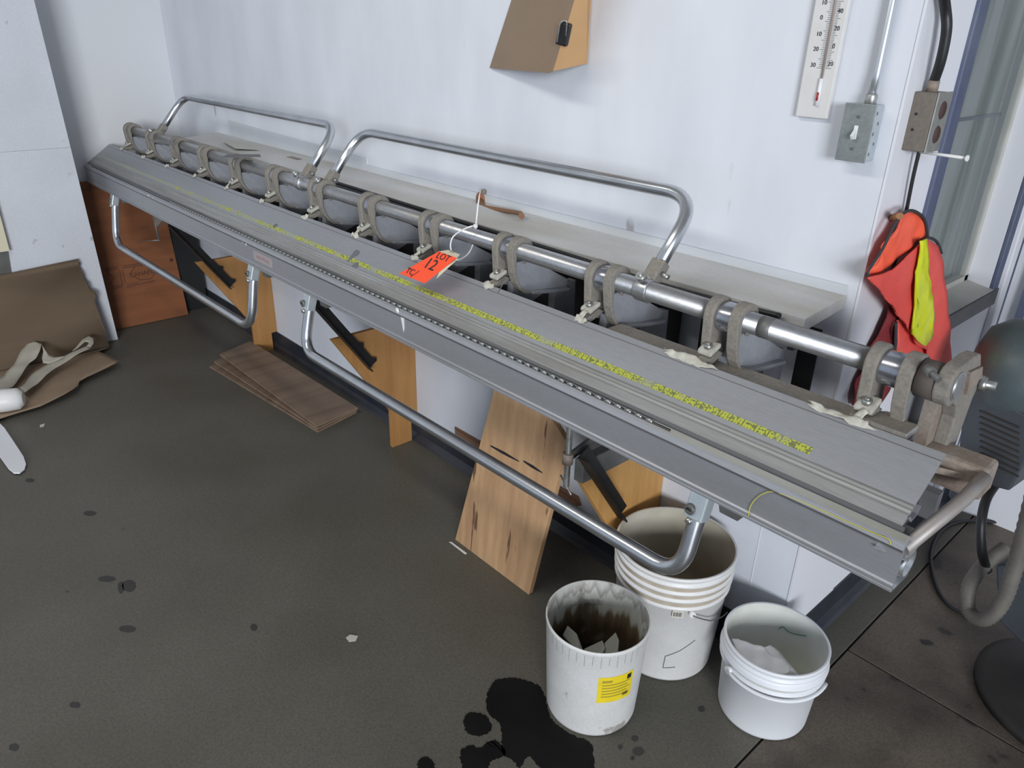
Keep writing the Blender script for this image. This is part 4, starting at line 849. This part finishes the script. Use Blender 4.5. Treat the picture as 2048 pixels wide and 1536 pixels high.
# rusty fittings on the ledge
rf = thing('rusty_fitting', PY(960, 410, 1.56), 'rusty round flange with a long handle lying on the white ledge', 'fitting')
c = PY(958, 400, 1.560)
MB().lathe([(0, .014), (.012, .013), (.022, .004), (.024, 0), (0, 0)], V((c.x, 1.574, c.z + .002)), 20, axis=(.35, -1, 0)).build('flange', M['rust'], rf)
h1 = PY(1043, 432, 1.50); MB().tube([V((c.x + .01, 1.555, c.z - .004)), V((c.x + .05, 1.54, c.z - .012)), V((h1.x - .02, 1.515, h1.z + .002)), V((h1.x, 1.50, h1.z))], [.013, .007, .007, .0095], 12).build('handle', mat('brown_handle', (.23, .12, .065), .7), rf)
c2 = PY(970, 383, 1.57); MB().cyl(c2, c2 + V((0, -.012, 0)), .0075, 12).build('knob', M['ruststeel'], rf)
rf2 = thing('rusty_fitting', PY(595, 330, 1.53), 'small rusty round knob on the ledge near the left handle end', 'fitting')
c = PY(598, 326, 1.53); MB().lathe([(0, .026), (.012, .024), (.024, .014), (.026, 0), (0, 0)], c - V((0, 0, .012)), 20).build('cap', M['ruststeel'], rf2)
c2 = PY(581, 315, 1.56); MB().cyl(c2, c2 + V((0, -.015, 0)), .010, 12).build('pin_head', M['rust'], rf2)
MB().bx(c.x - .05, c.x + .05, 1.50, 1.545, 1.052, c.z - .012).build('foot', M['ruststeel'], rf2)
lp = [((445, 283), (495, 290), (520, 300), (470, 297)), ]
tag(MB().prism([PZ(*p, 1.0535) for p in lp[0]], (0, 0, .002)).build('paper_scrap', M['paper']), 'flat grey paper scrap on the left part of the ledge', 'scrap')
for i, (pts, lab) in enumerate(((((298, 280), (330, 279), (352, 287), (350, 291), (310, 285)), 'thin dark metal strip lying over the third casting from the left'), (((440, 316), (456, 309), (520, 309), (522, 314), (470, 316)), 'thin dark metal strip lying over the fifth casting from the left'))):
    z_ = PZc + .038
    tag(MB().prism([PZ(*p, z_) for p in pts], (0, 0, .0012)).build('metal_strip', M['greysteel']), lab, 'strip', 'dark metal strips on the brake')

# lot tag on a cable tie
A = PY(878, 503, 1.150); B = PY(914, 516, 1.150)
D = PY(799, 547, 1.078); C_ = PY(849, 566, 1.078)
ub = (B - A); ud = (D - A)
nrm = ub.cross(ud).normalized()
if nrm.z < 0: nrm = -nrm
C_ = C_ - nrm * (C_ - A).dot(nrm)
tg = thing('lot_tag', (A + B + C_ + D) / 4, 'orange lot 12 tag resting on the brake plate', 'tag')
MB().prism([A, B, C_, D], nrm * .0006).build('orange_card', M['orange'], tg)
A2 = PY(896, 500, 1.168); B2 = PY(920, 509, 1.168)
MB().prism([A + ud * -.0, A2, B2, B], nrm * .0004).build('card_end', M['manila'], tg)
MB().prism([(B + C_) / 2 - ub * .05 - nrm * .001, B - ud * .02 + ub * .05 - nrm * .001, C_ - ud * .25 + ub * .07 - nrm * .001], nrm * .0005).build('card_edge', M['manila'], tg)
MB().lathe([(.003, 0), (.006, .001), (.006, 0)], (A2 + B2) / 2 - (A2 - A) * .25 + nrm * .0008, 14, axis=nrm).build('eyelet', M['ruststeel'], tg)
ink2 = M['ink']; up_ = -ud
ctr = lambda u, v: A + ub * u + ud * v + nrm * .0012
sz = ub.length
text('LOT', sz * .36, ctr(.52, .12), ub, up_, ink2, tg, 'lettering')
text('12', sz * .62, ctr(.55, .44), ub, up_, ink2, tg, 'lettering')
text('TC', sz * .34, ctr(.28, .84), ub, up_, ink2, tg, 'lettering')
MB().cyl(ctr(.55, .72), ctr(.62, .98), .0007, 6).cyl(ctr(0, .78), ctr(.3, .76), .0005, 6).build('ruled_line', ink2, tg)
ct = thing('cable_tie', PY(950, 455, 1.24), 'white nylon cable tie looped round the tube above the orange tag', 'cable tie')
pts = [PY(905, 508, 1.170), PY(901, 492, 1.180), PY(906, 474, 1.195), PY(925, 460, 1.205), PY(948, 452, 1.225), PY(952, 462, 1.285), PY(946, 488, 1.285), PY(936, 508, 1.255), PY(917, 520, 1.19), PY(908, 512, 1.172)]
MB().tube(smooth_path(pts, 6), .0021, 8).build('loop', M['white'], ct)
k_ = PY(951, 452, 1.222); MB().box(k_, (.009, .009, .010)).build('tie_head', M['white'], ct, bevel=.002)
MB().tube([PY(951, 458, 1.222), PY(956, 410, 1.24), PY(961, 379, 1.27)], [.0022, .0022, .0016], 8).build('tail', M['white'], ct)

# ------------------------------------------------------------------ machine at the right edge
mc = thing('workshop_machine', (-.05, 2.15, 0), 'blue-grey workshop machine with rounded motor at the right edge', 'machine')
Ym = 2.02
a = PY(1996, 712, Ym); ax = V((.93, .32, -.02)).normalized()
MB().lathe([(0, -.02), (.05, -.018), (.10, .0), (.128, .04), (.134, .09), (.134, .38), (.122, .40), (0, .40)], a + V((-.03, 0, -.035)), 40, axis=ax).build('motor', M['machine'], mc)
b0 = PY(1925, 772, 1.90)
bxp = [PY(1930, 770, 1.93), PY(2060, 835, 1.93), PY(2060, 905, 1.93), PY(2018, 982, 1.93), PY(1912, 955, 1.93)]
MB().prism(bxp, V((.02, .20, 0))).build('control_box', M['machine2'], mc, bevel=.004)
lv = MB()
for k in range(9):
    u = PY(1962, 822 + k * 12, 1.928); v = PY(2040, 850 + k * 12, 1.928); v.z = u.z - .01; lv.bar(u, v, .004, .004)
tag(lv.build('louvres', M['greasy'], mc), kind='stuff')
MB().tube(smooth_path([PY(*p, y) for *p, y in ((1992, 968, 1.95), (1972, 1000, 1.90), (1962, 1050, 1.86), (1964, 1105, 1.86), (1975, 1140, 1.9))], 6), .011, 12).build('power_cord', M['black_rub'], mc)
hp = smooth_path([PY(2075, 960, 1.80), PY(2050, 1060, 1.80), PY(2028, 1140, 1.80), PY(2004, 1205, 1.80), PY(1970, 1238, 1.80), PY(1938, 1222, 1.82), PY(1940, 1170, 1.85), PY(1975, 1122, 1.90), PY(2010, 1095, 1.95)], 12)
MB().tube(hp, [.0165 + .0018 * (k % 2) for k in range(len(hp))], 14).build('hose', M['hose'], mc)
MB().lathe([(0, 0), (.235, 0), (.235, .018), (.215, .028), (.10, .045), (.085, .08), (.085, .42), (0, .42)], (-.02, 2.04, .001), 40).build('pedestal', M['greasy'], mc)
MB().tube([(-.02, 2.04, .38), (-.03, 2.07, .6), (-.06, 2.12, .90)], .05, 20).bar((-.24, 2.05, .66), (-.03, 2.08, .66), .06, .08).bar((-.22, 1.98, .30), (-.04, 2.04, .30), .05, .08).build('column', M['greasy'], mc)
pp = [PY(1990, 1130, 1.92), PY(2080, 1130, 1.92), PY(2080, 1300, 1.92), PY(2040, 1285, 1.92), PY(1995, 1240, 1.92)]
MB().prism(pp, (.02, .15, 0)).build('column_guard', M['machine2'], mc, bevel=.006)
MB().lathe([(0, 0), (.16, 0), (.16, .012), (0, .012)], PZ(2045, 1400, .001) + V((.06, .06, 0)), 36).build('drip_pan', M['machine2'], mc)
cpts = [PZ(*p, .008) for p in ((2070, 1055), (2000, 1045), (1930, 1042), (1885, 1060), (1862, 1105), (1870, 1165), (1895, 1208), (1935, 1228), (1985, 1225))]
tag(MB().tube(smooth_path(cpts, 8), .006, 10).build('floor_cable', M['black_rub']), 'black cable curling over the floor beside the machine', 'cable')

yp = [PY(1497, 1032, 1.0432), PY(1500, 1015, 1.0432), PY(1511, 998, 1.0440), PY(1528, 987, 1.0428), PY(1548, 984, 1.0440), PY(1600, 1002, 1.0455), PY(1680, 1037, 1.0455), PY(1745, 1065, 1.0455), PY(1776, 1078, 1.0440), PY(1782, 1090, 1.0435)]
tag(MB().tube(smooth_path(yp, 6), .0008, 6).build('thread', mat('yellow_thread', (.55, .50, .05), .6)), 'thin yellow thread stuck along the near end of the brake front', 'thread')
for px, py in ((1515, 1095),):
    q = PY(px, py, 1.5755)
    tag(MB().bx(q.x - .0009, q.x + .0009, 1.5750, 1.5762, .095, .55).build('trim_7' if px == 1515 else 'trim_8', M['reveal']), kind='structure')
